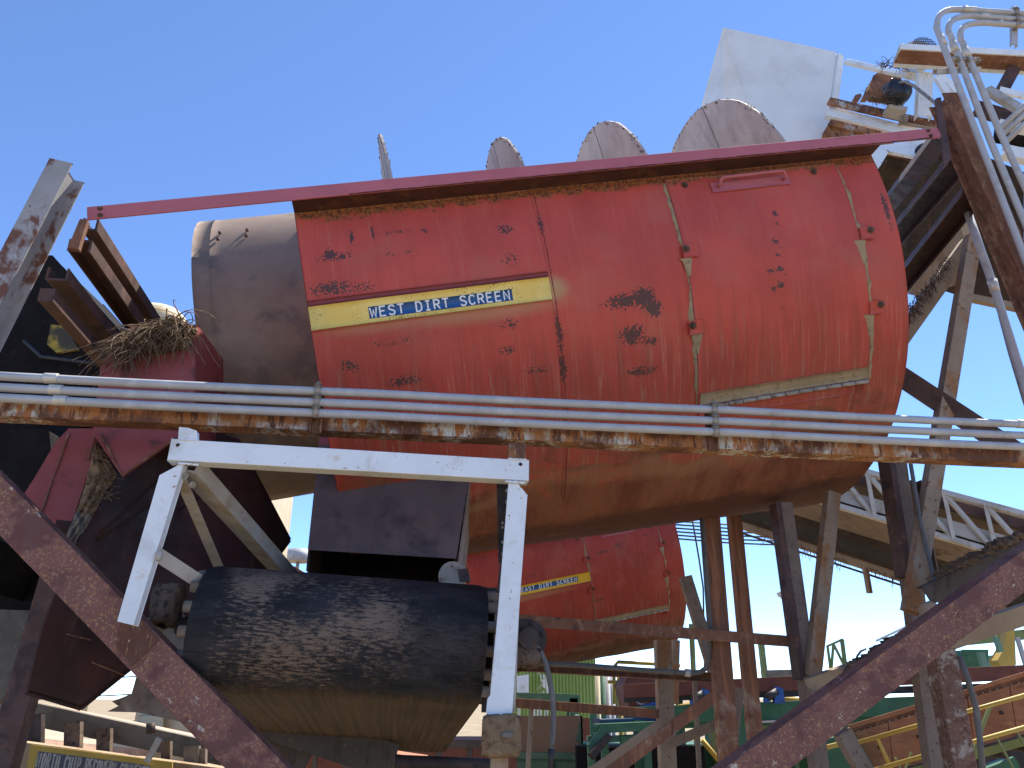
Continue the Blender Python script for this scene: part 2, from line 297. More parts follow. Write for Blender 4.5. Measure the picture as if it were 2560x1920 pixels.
def hood_mat(name, patches, top=.10, band=None, dirt=2.0, paint=(.45, .066, .046), seed=0.0):
    """red paint in sheet metres (u along the screen, v down the sheet): chips, runs, top rust line, caked dirt below"""
    k = NT(name); k.dim = '2D'; uv = k.tc.outputs['UV']
    off = k.n.new('ShaderNodeVectorMath'); off.operation = 'ADD'; k.L(uv, off.inputs[0]); off.inputs[1].default_value = (seed, seed * .7, 0)
    uvs = off.outputs[0]
    sep = k.n.new('ShaderNodeSeparateXYZ'); k.L(uv, sep.inputs[0]); u, v = sep.outputs[0], sep.outputs[1]
    base = k.mix(k.rng(k.noise(uvs, 1.2, 5), .3, .7), tuple(c * .9 for c in paint), tuple(c * 1.12 for c in paint))
    run = k.noise(k.map(uvs, (22, 1.1, 1)), 1, 6, .65, .15)
    base = k.mix(k.math('MULTIPLY', k.rng(run, .54, .74), .30), base, (.46, .14, .105))
    base = k.mix(k.math('MULTIPLY', k.rng(k.noise(k.map(uvs, (9, .5, 1)), 1, 5, .6), .5, .7), .25), base, (.34, .05, .035))
    base = k.mix(k.math('MULTIPLY', k.rng(k.noise(uvs, 1.7, 4, .6), .48, .72), .35), base, (.40, .12, .085))
    base = k.mix(k.math('MULTIPLY', k.rng(k.noise(uvs, 260, 2), .72, .78), .5), base, (.45, .22, .19))
    # chips and worn spots
    mid = k.noise(uvs, 11, 5, .6)
    WEAR[name] = (patches, band or [])
    at1 = k.n.new('ShaderNodeAttribute'); at1.attribute_name = 'wear'; tot = at1.outputs['Fac']
    vo = k.n.new('ShaderNodeTexVoronoi'); vo.voronoi_dimensions = '2D'; vo.inputs['Scale'].default_value = 44
    wv = k.n.new('ShaderNodeVectorMath'); wv.operation = 'ADD'; k.L(uvs, wv.inputs[0])
    wn = k.n.new('ShaderNodeTexNoise'); wn.noise_dimensions = '2D'; wn.inputs['Scale'].default_value = 60; wn.inputs['Detail'].default_value = 2; k.L(uvs, wn.inputs['Vector'])
    k.L(k.map(wn.outputs['Color'], (.018, .018, 0)), wv.inputs[1]); k.L(wv.outputs[0], vo.inputs['Vector'])
    val = k.math('SUBTRACT', k.math('ADD', k.math('MULTIPLY', tot, .52), k.math('MULTIPLY', k.math('SUBTRACT', mid, .5), .75)), vo.outputs['Distance'])
    chip = k.math('MULTIPLY', k.rng(val, -.03, .05), k.rng(tot, .02, .12))
    sparse = k.rng(k.noise(uvs, 75, 3, .8), .745, .765)
    col = k.mix(k.math('MULTIPLY', k.math('MAXIMUM', chip, k.math('MULTIPLY', sparse, .7)), .92), base, (.060, .035, .034))
    # orange rust where water sits along the top edge
    tr = k.math('SUBTRACT', k.rng(v, top * 2.2, 0.0, 0, 1), k.math('MULTIPLY', k.math('SUBTRACT', k.noise(k.map(uvs, (5, 9, 1)), 1.5, 8, .7), .5), -1.3))
    rcol = k.mix(k.rng(k.noise(uvs, 30, 5, .7), .4, .62), (.27, .105, .032), (.07, .035, .02))
    col = k.mix(k.math('MULTIPLY', k.rng(tr, .48, .78), .9), col, rcol)
    # pale runs then caked dirt on the lower sheet
    run2 = k.noise(k.map(uvs, (30, 1.6, 1)), 1, 7, .7, .6)
    col = k.mix(k.math('MULTIPLY', k.math('MULTIPLY', k.rng(run2, .52, .70), k.rng(v, dirt - 1.0, dirt - .1)), .62), col, (.45, .26, .18))
    film = k.rng(k.math('ADD', k.noise(k.map(uvs, (14, .8, 1)), 1, 5, .65), k.rng(v, .5, 2.4, -.25, .25)), .42, .75)  # streaky dirt film; its darkening down the sheet also paints in shade
    col = k.mix(k.math('MULTIPLY', film, .42), col, (.20, .052, .034))
    cn = k.noise(k.map(uvs, (1.0, 1.6, 1)), 1.6, 9, .68, .5)
    dm = k.rng(k.math('ADD', k.math('MULTIPLY', cn, .9), k.rng(v, dirt - .4, dirt + .9, -.30, .26, False)), .40, .66)
    dcol = k.mix(k.rng(k.noise(k.map(uvs, (2.4, 1.0, 1)), 1.2, 5, .72, .35), .36, .68), (.19, .095, .052), (.095, .043, .026))
    tb_ = k.math('ADD', v, k.math('MULTIPLY', k.noise(k.map(uvs, (.7, .7, 1)), 1, 4, .6), .9))
    dcol = k.mix(k.math('MULTIPLY', k.math('MULTIPLY', k.rng(tb_, 3.05, 3.2), k.rng(tb_, 3.4, 3.22)), .6), dcol, (.30, .185, .10))
    col = k.mix(k.math('MULTIPLY', dm, .80), col, dcol)
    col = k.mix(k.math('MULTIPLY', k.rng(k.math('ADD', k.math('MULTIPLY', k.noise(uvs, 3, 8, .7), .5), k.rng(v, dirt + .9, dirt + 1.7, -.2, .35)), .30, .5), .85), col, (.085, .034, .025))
    if band:                                  # soft yellow overspray round the painted name stripe
        at2 = k.n.new('ShaderNodeAttribute'); at2.attribute_name = 'spray'
        col = k.mix(k.math('MULTIPLY', at2.outputs['Fac'], k.math('SUBTRACT', 1.0, k.math('MULTIPLY', chip, .8))), col, (.42, .27, .13))
    rough = k.rng(dm, 0, 1, .48, .9)
    h = k.math('ADD', k.math('MULTIPLY', k.noise(uvs, 40, 2, .7), .35), k.math('MULTIPLY', k.noise(uvs, 1.5, 1), 1.2))
    return k.finish(col, rough, 0, h, .55, .010, .30)

# ------------------------------------------------------------------ the setting: ground
g = MB(); g.grid(lambda a, b: V((a, b, 0)), [-900, -60, -20, 0, 20, 60, 900], [-900, -30, 0, 10, 30, 80, 1500], smooth=False)
go = part('ground', g, m_ground); go['kind'] = 'structure'
go['label'] = 'dry tan dirt ground of the yard'

# ------------------------------------------------------------------ dirt screens
RAIL0, RAIL1 = T(218, 533), T(2349, 331)
AX = (RAIL1 - RAIL0).normalized(); WU = AX.cross(N).normalized(); WU = WU if WU.z > 0 else -WU
HOFF = .2
P0 = T(2177, 388, HOFF)
LFLAT, ULEN = .2, 5.27
def rad(u): return 2.52 + .045 * u            # u from 0 (right end) to -ULEN
def hood(u, s, h=0.0):
    r = rad(u); h = h + .005 * math.sin(2.1 * u + 1.3) * math.cos(2.7 * s) + .003 * math.sin(5.3 * u + 2 * s) + .002 * math.sin(9.1 * u - 6 * s)
    if s <= LFLAT: return P0 + AX * u + FR * h - WU * s
    q = (s - LFLAT) / r
    if q <= math.pi: return P0 + AX * u + FR * (-r + (r + h) * math.cos(q)) + WU * (-LFLAT - (r + h) * math.sin(q))
    e = s - LFLAT - math.pi * r
    return P0 + AX * u + FR * (-2 * r - h) + WU * (-LFLAT + e)
def on_hood(px, py):                          # sheet coordinates of a spot seen on the first screen
    best = None
    u, s = -2.5, 1.0
    def pr(u, s):
        d = hood(u, s) - CAM; z = d.dot(FW); return 1280 + FPX * d.x / z, 960 - FPX * d.dot(UP) / z
    for _ in range(30):
        a, b = pr(u, s); c, d = pr(u + 1e-3, s); e, f = pr(u, s + 1e-3)
        j = [(c - a) / 1e-3, (e - a) / 1e-3, (d - b) / 1e-3, (f - b) / 1e-3]; det = j[0] * j[3] - j[1] * j[2]
        rx, ry = px - a, py - b
        u += max(-.5, min(.5, (j[3] * rx - j[1] * ry) / det)); s += max(-.4, min(.4, (-j[2] * rx + j[0] * ry) / det))
        u = max(-7, min(1, u)); s = max(-.5, min(3.2, s))
    return u, s
def uvp(px, py): u, s = on_hood(px, py); return u + ULEN, s
def frange(a, b, n): return [a + (b - a) * i / n for i in range(n + 1)]

GL = {'W': [[(0, 1), (.22, 0), (.5, .7), (.78, 0), (1, 1)]], 'E': [[(.95, 1), (.08, 1), (.08, 0), (.95, 0)], [(.08, .52), (.8, .52)]],
      'S': [[(.92, .82), (.75, .98), (.3, 1), (.08, .85), (.1, .66), (.35, .54), (.7, .46), (.92, .32), (.9, .14), (.7, 0), (.28, 0), (.06, .17)]],
      'T': [[(0, 1), (1, 1)], [(.5, 1), (.5, 0)]], 'D': [[(.08, 0), (.08, 1), (.55, 1), (.85, .85), (.94, .5), (.85, .15), (.55, 0), (.08, 0)]],
      'I': [[(.15, 1), (.85, 1)], [(.5, 1), (.5, 0)], [(.15, 0), (.85, 0)]], 'R': [[(.08, 0), (.08, 1), (.62, 1), (.88, .88), (.88, .62), (.62, .5), (.08, .5)], [(.5, .5), (.95, 0)]],
      'C': [[(.92, .8), (.75, .97), (.35, 1), (.12, .82), (.05, .5), (.12, .18), (.35, 0), (.75, .03), (.92, .2)]], 'N': [[(.08, 0), (.08, 1), (.92, 0), (.92, 1)]],
      'A': [[(0, 0), (.5, 1), (1, 0)], [(.18, .34), (.82, .34)]], 'O': [[(.5, 1), (.2, .92), (.05, .5), (.2, .08), (.5, 0), (.8, .08), (.95, .5), (.8, .92), (.5, 1)]],
      'H': [[(.08, 0), (.08, 1)], [(.92, 0), (.92, 1)], [(.08, .5), (.92, .5)]], 'P': [[(.08, 0), (.08, 1), (.65, 1), (.9, .85), (.9, .62), (.65, .47), (.08, .47)]],
      'V': [[(0, 1), (.5, 0), (1, 1)]], 'Y': [[(0, 1), (.5, .5), (1, 1)], [(.5, .5), (.5, 0)]]}
def glyph(mb, ch, fn, wd, ht, th):            # flat ribbon strokes; fn(x,y,layer) -> point
    for li, pl in enumerate(GL[ch]):
        P = [(x * wd, y * ht) for x, y in pl]; n = len(P); Lp, Rp = [], []
        closed = P[0] == P[-1]
        for i, (x, y) in enumerate(P):
            a = P[i - 1] if i > 0 else (P[-2] if closed else None); b = P[i + 1] if i < n - 1 else (P[1] if closed else None)
            d1 = ((x - a[0]), (y - a[1])) if a else None; d2 = ((b[0] - x), (b[1] - y)) if b else None
            d1 = d1 or d2; d2 = d2 or d1
            l1, l2 = math.hypot(*d1), math.hypot(*d2)
            n1 = (-d1[1] / l1, d1[0] / l1); n2 = (-d2[1] / l2, d2[0] / l2)
            mx, my = n1[0] + n2[0], n1[1] + n2[1]; ml = math.hypot(mx, my); mx, my = mx / ml, my / ml
            k = min(2.2, 1 / max(.3, mx * n1[0] + my * n1[1])) * th / 2
            Lp.append((x + mx * k, y + my * k)); Rp.append((x - mx * k, y - my * k))
        b0 = len(mb.v)
        for q in Lp + Rp: mb.v.append(fn(q[0], q[1], li))
        for i in range(n - 1): mb.f.append([b0 + i, b0 + i + 1, b0 + n + i + 1, b0 + n + i]); mb.sm.append(False)

def dirt_screen(name, label, text, mat, M_, tr, door, door_s, band, platebox, seam, latches, extra):
    tr = V(tr)
    sh = lambda u, s, h=0.0: hood(u, s, h) + tr
    base = P0 + tr - AX * 2.5; root = thing(name, label, 'dirt screen', (base.x, base.y, base.z - 3.0))
    uvf = lambda u, s: (u + ULEN, s)
    smax = LFLAT + math.pi * 2.4 + .2
    svals = frange(0, LFLAT, 10) + frange(LFLAT, 2.3, 105)[1:] + frange(2.3, smax, 30)[1:]
    us = frange(-ULEN, 0, 220)
    part('hood_shell', MB().shell(lambda u, s: sh(u, s), lambda u, s: sh(u, s, -.012), us, svals, uvf), mat, root)
    # end plate of the hood, right end
    poly = [sh(-.02, s, -.013) for s in frange(0, smax, 50)]
    part('end_plate', MB().prism(poly, -AX * .012), m_dkflange, root)
    # overlapping side panels
    if extra:
        us1 = frange(-ULEN + .004, seam - .03, 110)
        part('side_panel', MB().shell(lambda u, s: sh(u, s, .007), lambda u, s: sh(u, s, .0005), us1, frange(.012, band[1] - .045, 40), uvf), mat, root)
        part('ledge', MB().shell(lambda u, s: sh(u, s, .013), lambda u, s: sh(u, s, .001), us1, frange(band[1] - .042, band[1] - .004, 2), uvf), m_ledge, root, label='narrow dark red ledge above the yellow stripe')
        part('lower_panel', MB().shell(lambda u, s: sh(u, s, .006), lambda u, s: sh(u, s, .0005), us1, frange(band[2] + .008, 2.9, 80), uvf), mat, root)
        # welded seam: uneven bead
        pts = [sh(seam + random.uniform(-.004, .004), s, .002) for s in frange(.05, 3.0, 90)]
        part('seam_weld', MB().tube(pts, .005, 6, [random.uniform(.002, .0045) for _ in pts]), m_ledge, root)
    # top flange under the rail
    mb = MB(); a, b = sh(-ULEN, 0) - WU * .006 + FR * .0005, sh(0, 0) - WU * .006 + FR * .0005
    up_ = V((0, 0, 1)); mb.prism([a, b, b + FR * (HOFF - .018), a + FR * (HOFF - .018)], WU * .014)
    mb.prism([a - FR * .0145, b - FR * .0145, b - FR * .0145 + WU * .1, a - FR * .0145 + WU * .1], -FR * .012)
    part('top_flange', mb, m_dkflange, root)
    # yellow stripe and name plate
    bu0, b0, b1, bu1 = band
    st = MB().shell(lambda u, s: sh(u, s, .009), lambda u, s: sh(u, s, .001), frange(bu0, bu1, 8), frange(b0, b1, 4), uvf)
    stripe = part('name_stripe', st, M_, root, label='yellow painted stripe behind the name plate')
    x0, y0, x1, y1 = platebox
    pl = part('name_plate', MB().shell(lambda u, s: sh(u, s, .0125), lambda u, s: sh(u, s, .0095), frange(x0, x1, 6), frange(y0, y1, 2)), m_blueplate, stripe, label='blue name plate')
    pitch = (x1 - x0 - .012) / len(text); ht = (y1 - y0) * .80
    for i, ch in enumerate(text):
        if ch == ' ': continue
        ox = x0 + .010 + i * pitch
        tx = MB(); glyph(tx, ch, lambda x, y, l: sh(ox + x, y1 - (y1 - y0) * .10 - y, .0140 + .0004 * l), pitch * .70, ht, ht * .17)
        part('letter', tx, m_letter, stripe, label='white letter ' + ch)
    # door
    d0, d1 = door; s0, s1 = door_s
    dr = part('door', MB().shell(lambda u, s: sh(u, s, .016), lambda u, s: sh(u, s, .001), frange(d0, d1, 70), frange(s0, s1, 80), uvf), mat, root, label='large red access door')
    # beige sealant beads along the door sides
    for du, sg in ((d0, -1), (d1, 1)):
        mb = MB(); prev = None
        ss = frange(s0 + .03, s1, 70)
        wd = .02
        for s in ss:
            wd = min(.05, max(.006, wd + random.uniform(-.011, .011)))
            if random.random() < .03: wd = .05
            c = [sh(du - sg * .004, s, .004), sh(du + sg * wd * .5, s, .019 + random.uniform(0, .004)), sh(du + sg * wd, s, .0015)]
            bi = len(mb.v); mb.v += c
            if prev is not None:
                for k in (0, 1): mb.f.append([prev + k, prev + k + 1, bi + k + 1, bi + k]); mb.sm.append(True)
            prev = bi
        part('sealant_bead', mb, m_seal, dr, label='uneven beige sealant bead')
    # handle on a welded pad
    hu0, hu1, hs = d0 + .27 * (d1 - d0), d0 + .66 * (d1 - d0), s0 + .095
    hd = part('handle', MB().tube([sh(hu0 + .015, hs + .04, .016), sh(hu0 + .015, hs + .035, .075), sh(hu0 + .03, hs, .10), sh(hu0 + .06, hs - .01, .10), sh(hu1 - .05, hs - .01, .10), sh(hu1 - .02, hs, .10), sh(hu1 - .01, hs + .035, .075), sh(hu1 - .01, hs + .04, .016)], .0135, 10), m_rail, dr)
    part('handle_pad', MB().shell(lambda u, s: sh(u, s, .028), lambda u, s: sh(u, s, .016), frange(hu0 - .05, hu1 + .05, 4), frange(hs - .005, hs + .085, 2), uvf), m_rail, dr, .004)
    # latches and bolts
    for (lu, ls, side) in latches:
        mb = MB().shell(lambda u, s: sh(u, s, .036), lambda u, s: sh(u, s, .015), frange(lu - .068, lu + .068, 3), frange(ls - .055, ls + .055, 3), uvf)
        lt = part('latch', mb, mat, dr, .004)
        c = sh(lu + side * .038, ls - .02, .036)
        nn = (sh(lu, ls, 1) - sh(lu, ls, 0)).normalized()
        part('bolt', bolt(MB(), c, nn, .021, .016), m_bolt, lt)
        ln = random.uniform(.12, .26); du_ = (d0 if side < 0 else d1)
        ng = 14; edge = [(random.uniform(.75, 1.1), random.uniform(.75, 1.1)) for _ in range(ng + 1)]
        def dep(i, j, h):
            f = i / ng; wl_ = .046 * (1 - f) ** 1.2 + .012; e = edge[int(i)]
            return sh(du_ - side * .004 + lerp(-wl_ * e[0], wl_ * e[1], j), ls + .056 + f * ln, .0175 + h * math.sin(math.pi * j))
        part('dirt_deposit', MB().grid(lambda i, j: dep(i, j, .012), list(range(ng + 1)), [0, .2, .4, .6, .8, 1.0]), m_seal, lt, label='tan dirt deposit below the latch')
    for f in (.10, .855):
        part('bolt', bolt(MB(), sh(d0 + f * (d1 - d0), s0 + .075, .017), FR, .019, .012), m_bolt, dr)
    # hinge: leaf on the door, knuckles, leaf on the hood
    part('hinge_leaf', MB().shell(lambda u, s: sh(u, s, .026), lambda u, s: sh(u, s, .0165), frange(d0 + .02, d1 - .005, 6), frange(s1 - .12, s1 - .012, 3), uvf), m_seal, dr, label='dirt covered hinge leaf')
    nk = 12; hg = None
    for i in range(nk):
        a, b = lerp(d0, d1, i / nk) + .004, lerp(d0, d1, (i + 1) / nk) - .004
        part('hinge_knuckle', MB().tube([sh(a, s1 + .012, .030), sh(b, s1 + .012, .030)], .019, 12), m_palebolt, dr)
    part('hinge_leaf', MB().shell(lambda u, s: sh(u, s, .018), lambda u, s: sh(u, s, .001), frange(d0 + .02, d1 - .03, 6), frange(s1 + .034, s1 + .13, 3), uvf), mat, root, label='lower hinge leaf caked in dirt')
    # front rail
    lo = RAIL0 + tr; hi = RAIL1 + tr
    rl = part('top_rail', bm_(lo, hi, .112, .016, 'box', hint=FR), m_rail, root, .003, label='long pinkish red rail along the top')
    for f in (.012, .985):
        for dz_ in (-.03, .03): part('bolt', bolt(MB(), lo.lerp(hi, f) + WU * dz_, FR, .012, .01), m_bolt, rl)
    pw = [lo.lerp(hi, f) - WU * .054 + FR * .001 + WU * random.uniform(-.002, .002) for f in frange(.26, .985, 120)]
    part('weld', MB().tube(pw, .005, 5, [random.uniform(.003, .007) for _ in pw]), m_dkflange, rl)
    # the drum casing that sticks out on the left
    rc, cl, cu = 1.50, -2.50, -.10
    def cas(u, q, h=0): return P0 + tr + AX * u + FR * (cl + (rc + h) * math.cos(q)) + WU * (cu + (rc + h) * math.sin(q))
    mb = MB(); qs = frange(math.pi * .9, math.pi * 2.9, 90); uu = frange(-6.28, -3.6, 10)
    mb.shell(lambda u, q: cas(u, q), lambda u, q: cas(u, q, -.02), uu, qs)
    mb.prism([cas(-6.26, q, -.025) for q in qs[:-1]], AX * .01)
    dc = part('drum_casing', mb, m_drum, root, label='bare grey brown drum casing at the left end')
    mb = MB().shell(lambda u, q: cas(u, q, .004), lambda u, q: cas(u, q, .0005), frange(-6.28, -6.12, 2), qs)
    part('end_band', mb, m_drum, dc)
    if extra:
        for (bx, by) in ((550, 586), (545, 601), (618, 579), (616, 593)):
            d = ray(bx, by); c0 = P0 + FR * cl + WU * cu; o = CAM - c0
            dp = d - AX * d.dot(AX); op = o - AX * o.dot(AX); A_, B_, C_ = dp.dot(dp), 2 * dp.dot(op), op.dot(op) - rc * rc
            t = (-B_ - math.sqrt(max(0, B_ * B_ - 4 * A_ * C_))) / (2 * A_); hit = CAM + d * t
            nn = (hit - c0); nn = (nn - AX * nn.dot(AX)).normalized()
            part('bolt', bolt(MB(), hit, nn, .017, .014, False), m_bolt, dc)
    return root, sh

chips = []
for px, py, rx, ry, kk in [(815, 520, 62, 14, .6), (833, 644, 60, 13, 1.0), (826, 637, 16, 16, 1.3), (830, 722, 66, 22, 1.1), (900, 720, 60, 16, .7), (995, 581, 62, 7, .7), (1061, 579, 11, 9, 1.0),
                           (1000, 633, 60, 8, .55), (878, 596, 8, 22, 1.1), (933, 580, 5, 30, 1.1), (1264, 573, 26, 15, 1.25), (1275, 652, 36, 20, .7), (1352, 560, 10, 36, .8), (873, 915, 34, 17, 1.0), (1012, 951, 62, 14, 1.1),
                           (1270, 812, 36, 16, .8), (1268, 877, 30, 13, 1.1), (985, 855, 70, 10, .6), (1560, 752, 50, 17, 1.4), (1610, 745, 30, 22, 1.9), (1635, 770, 22, 18, 1.8), (1580, 838, 32, 22, 1.5), (1625, 852, 30, 14, 1.2), (1605, 928, 55, 15, 1.3),
                           (1398, 830, 9, 50, 1.3), (1408, 920, 12, 40, 1.3), (1935, 536, 9, 8, 1.3), (1940, 562, 8, 5, 1.3), (1935, 604, 16, 9, 1.0), (1947, 620, 8, 5, 1.2), (1942, 638, 7, 4, 1.2), (1948, 672, 9, 6, 1.4), (1925, 678, 18, 7, .9), (1960, 690, 7, 5, 1.2), (1950, 712, 14, 10, 1.2), (1930, 722, 14, 8, 1.0), (1955, 770, 6, 4, 1.0),
                           (2215, 520, 9, 60, 1.1), (1340, 925, 60, 10, .9)]:
    u, s = uvp(px, py); chips.append((u, s, rx * (.0030 if kk < 1.35 else .0040), ry * (.0034 if kk < 1.35 else .0046), kk * (1.08 if rx > 20 else 1.5)))
def band_of(tl, bl, tr_, br): 
    a, b, c, d = on_hood(*tl), on_hood(*bl), on_hood(*tr_), on_hood(*br)
    return (-ULEN + .004, (a[1] + c[1]) / 2, (b[1] + d[1]) / 2, (c[0] + d[0]) / 2)
BAND = band_of((745, 766), (751, 823), (1374, 697), (1378, 755))
pa, pb, pc, pd = on_hood(920, 766), on_hood(924, 795), on_hood(1279, 725), on_hood(1282, 753)
PLATE = ((pa[0] + pb[0]) / 2, (pa[1] + pc[1]) / 2, (pc[0] + pd[0]) / 2, (pb[1] + pd[1]) / 2)
seam_u = BAND[3] + .03
dl, dr_ = on_hood(1712, 640), on_hood(2147, 600)
dbot = (on_hood(1757, 1000)[1] + on_hood(2183, 955)[1]) / 2; dtop = .055
spray = [(BAND[3] + ULEN + .01, (BAND[1] + BAND[2]) / 2 + .01, .20, .15, .9), (1.35, BAND[2] + .02, 1.0, .13, .50), (.5, BAND[2] + .02, .6, .10, .35)]
M_HOODW = hood_mat('red_hood_paint', chips, band=spray, dirt=2.05)
ky = NT('yellow_stripe_paint'); ky.dim = '2D'; uvn = ky.tc.outputs['UV']
yc = ky.mix(ky.rng(ky.noise(uvn, 2.4, 4), .35, .65), (.74, .53, .12), (.82, .64, .19))
yb = ky.math('ADD', ky.math('MULTIPLY', ky.noise(uvn, 60, 6, .75), .8), ky.math('MULTIPLY', ky.noise(uvn, 3.2, 3), .45))
yc = ky.mix(ky.math('MULTIPLY', ky.rng(yb, .71, .76), .85), yc, (.16, .09, .035))
M_YEL = ky.finish(yc, .55, 0, ky.noise(uvn, 30), .1)
lat = [(*on_hood(1722, 630), -1), (*on_hood(1738, 818), -1), (*on_hood(2162, 585), 1), (*on_hood(2186, 768), 1)]
W_ROOT, W_SH = dirt_screen('dirt_screen', 'large red dirt screen in front, its name plate reading west dirt screen', 'WEST DIRT SCREEN', M_HOODW, M_YEL, (0, 0, 0),
                           (dl[0], dr_[0]), (dtop, dbot), BAND, PLATE, seam_u, lat, True)
# the second screen, further back
rs = random.Random(5)
ch2 = [(rs.uniform(.3, 5), rs.uniform(.15, 2.0), rs.uniform(.05, .2), rs.uniform(.02, .05), rs.uniform(.7, 1.2)) for _ in range(16)] + [(3.9, .55, .3, .3, .55), (4.3, .9, .25, .4, .5), (.25, .75, .3, .06, 1.5), (.2, 1.15, .3, .05, 1.5)]
M_HOODE = hood_mat('red_hood_paint_far', ch2, top=.05, band=[(1.6, 1.15, 1.6, .1, .4)], dirt=2.3, paint=(.31, .040, .028), seed=7.3)
M_YEL2 = M('yellow_stripe_fresh', (.66, .42, .035), [((.5, .3, .05), 8, .6, .75)], .5, var=.06)
ed0, ed1 = dl[0] - .03, dr_[0] - .02
E_ROOT, E_SH = dirt_screen('dirt_screen', 'smaller looking red dirt screen further back, its plate reading east dirt screen', 'EAST DIRT SCREEN', M_HOODE, M_YEL2, (.22, 11.22, -.90),
                           (ed0, ed1), (dtop, dbot), (-ULEN + .004, .88, 1.08, ed0 - .02), (ed0 - 1.56, .923, ed0 - .30, 1.025), seam_u, [(ed0 - .03, .62, 1), (ed0 - .03, 1.28, 1), (ed1 + .02, .62, 1), (ed1 + .02, 1.28, 1)], False)
# the rotor discs standing up behind the rail
rc0 = P0 - AX * 2.5 + FR * -2.5
RT = thing('screen_rotor', 'grey discs of the screen rotor rising behind the red rail', 'rotor', (rc0.x, rc0.y, rc0.z - 2.7))
DAX = (AX - N * .055).normalized(); DFR = (FR - AX * FR.dot(DAX) - AX * .055).normalized(); DFR = (DFR - DAX * DFR.dot(DAX)).normalized(); DWU = DAX.cross(DFR); DWU = DWU if DWU.z > 0 else -DWU
for u, top, r in ((-4.30, 2.13, 2.1), (-3.05, 1.95, 2.15), (-1.85, 2.03, 2.2), (-.45, 2.18, 2.25)):
    c = P0 + AX * u + FR * -2.5 + WU * (top - r)
    rim = []
    for i in range(200):
        q = 2 * math.pi * i / 200; rr = r + random.uniform(-.0015, .0015) + .003 * math.sin(q * 11) + .002 * math.sin(q * 29)
        rim.append(c + DFR * rr * math.cos(q) + DWU * rr * math.sin(q))
    dk = part('disc', MB().prism(rim, DAX * .022), m_disc, RT)
    mb = MB()
    for i in range(330):                      # caked dirt along the rim
        q = R_(random.uniform(20, 160)); rr = r + random.choice((1, 1, -1)) * random.uniform(.0, .012) - random.random() ** 2 * .05
        p = c + DFR * rr * math.cos(q) + DWU * rr * math.sin(q) + DAX * random.uniform(-.006, .026)
        s_ = random.uniform(.003, .009)
        mb.box(p, DAX * s_ * .6, (DFR * math.sin(q) - DWU * math.cos(q)) * s_ * random.uniform(1, 3), DWU * s_ * random.uniform(.5, 1))
    part('rim_dirt', mb, m_dirtrim, dk, kind='stuff')
    a = c + DFR * r * math.cos(R_(64)) + DWU * r * math.sin(R_(64)) - DAX * .003
    part('disc_seam', bm_(a, a - DWU * .9 + DFR * .06, .007, .004, hint=-DAX), m_iron, dk)
part('shaft', MB().tube([P0 + AX * -4.9 + FR * -2.5 - WU * .2, P0 + AX * -.1 + FR * -2.5 - WU * .2], .12, 20), m_iron, RT)

# ------------------------------------------------------------------ front trestle
tb = T(1280, 1900, .1)
TR = thing('steel_trestle', 'rusty steel trestle with long cross beam and two big diagonals in front', 'trestle', (tb.x, tb.y, 0))
def down(p, q, z):                            # run a member on past q until height z
    t = (z - p.z) / (q.z - p.z); return p + (q - p) * t
part('cross_beam', bm_(T(-60, 1017, 0), T(2620, 1143, 0), .105, .16, 'chan', t=.010), m_rustpaint, TR, .004, label='white painted cross beam streaked with orange rust')
part('left_post', bm_(down(T(0, 692), T(152, 400), 0), T(152, 402), .172, .25, 'ibeam', t=.014), m_greyrust, TR, .003, label='grey steel post with peeling paint leaning right')
rp0, rp1 = T(2377, 232), T(2560, 648)
part('right_post', bm_(down(rp1, rp0, 0) if False else rp0 + (rp1 - rp0) * ((0 - rp0.z) / (rp1.z - rp0.z)), rp0, .175, .21, 'ibeam', t=.016), m_rustface, TR, .003, label='brown pitted post leaning left at the right edge')
d0, d1 = T(-70, 1190), T(640, 1918)
part('diagonal', bm_(d0, d0 + (d1 - d0) * 1.9, .235, .19, 'chan', t=.012), m_brownred, TR, .003)
d0, d1 = T(2640, 1368), T(1960, 1872)
part('diagonal', bm_(d0, d0 + (d1 - d0) * 1.9, .225, .19, 'chan', t=.012), m_brownred, TR, .003)
# scar splice and gusset on the left diagonal
pp = T(335, 1590, -.006); 
part('splice_plate', plate([T(302, 1560, -.004), T(352, 1548, -.004), T(395, 1600, -.004), T(330, 1664, -.004), T(293, 1617, -.004)], FR * .008), m_rustpaint, TR, .002, label='pale splice plate on the left diagonal')
# bearers that run back from the posts under the screen
def runback(px, py, o, length, wd, dp, kind, mat, dz=0, dxx=0):
    a = T(px, py, o); b = a + N * length + V((0, 0, dz)) + HX * dxx
    return part('bearer', bm_(a, b, wd, dp, kind, hint=V((0, 0, -1))), mat, TR, .003)
for (px, py, wd, kd) in ((222, 575, .11, 'chan'), (196, 628, .16, 'open'), (140, 700, .15, 'chan'), (112, 752, .10, 'box')):
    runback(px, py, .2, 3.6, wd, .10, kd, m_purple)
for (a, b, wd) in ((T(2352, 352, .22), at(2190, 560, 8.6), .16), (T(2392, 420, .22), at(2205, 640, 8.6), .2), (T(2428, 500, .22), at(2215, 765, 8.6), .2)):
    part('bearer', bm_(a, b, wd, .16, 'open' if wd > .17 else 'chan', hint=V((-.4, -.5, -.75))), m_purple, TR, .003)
part('gusset', plate([T(2340, 246, .0), T(2352, 243, .0), T(2378, 398, .0), T(2362, 412, .0)], N * .02), m_purple, TR, .002)
part('rail_cleat', plate([T(200, 548, .03), T(218, 548, .03), T(195, 622, .03), T(170, 618, .03)], N * .05), m_rustface, TR, .002)
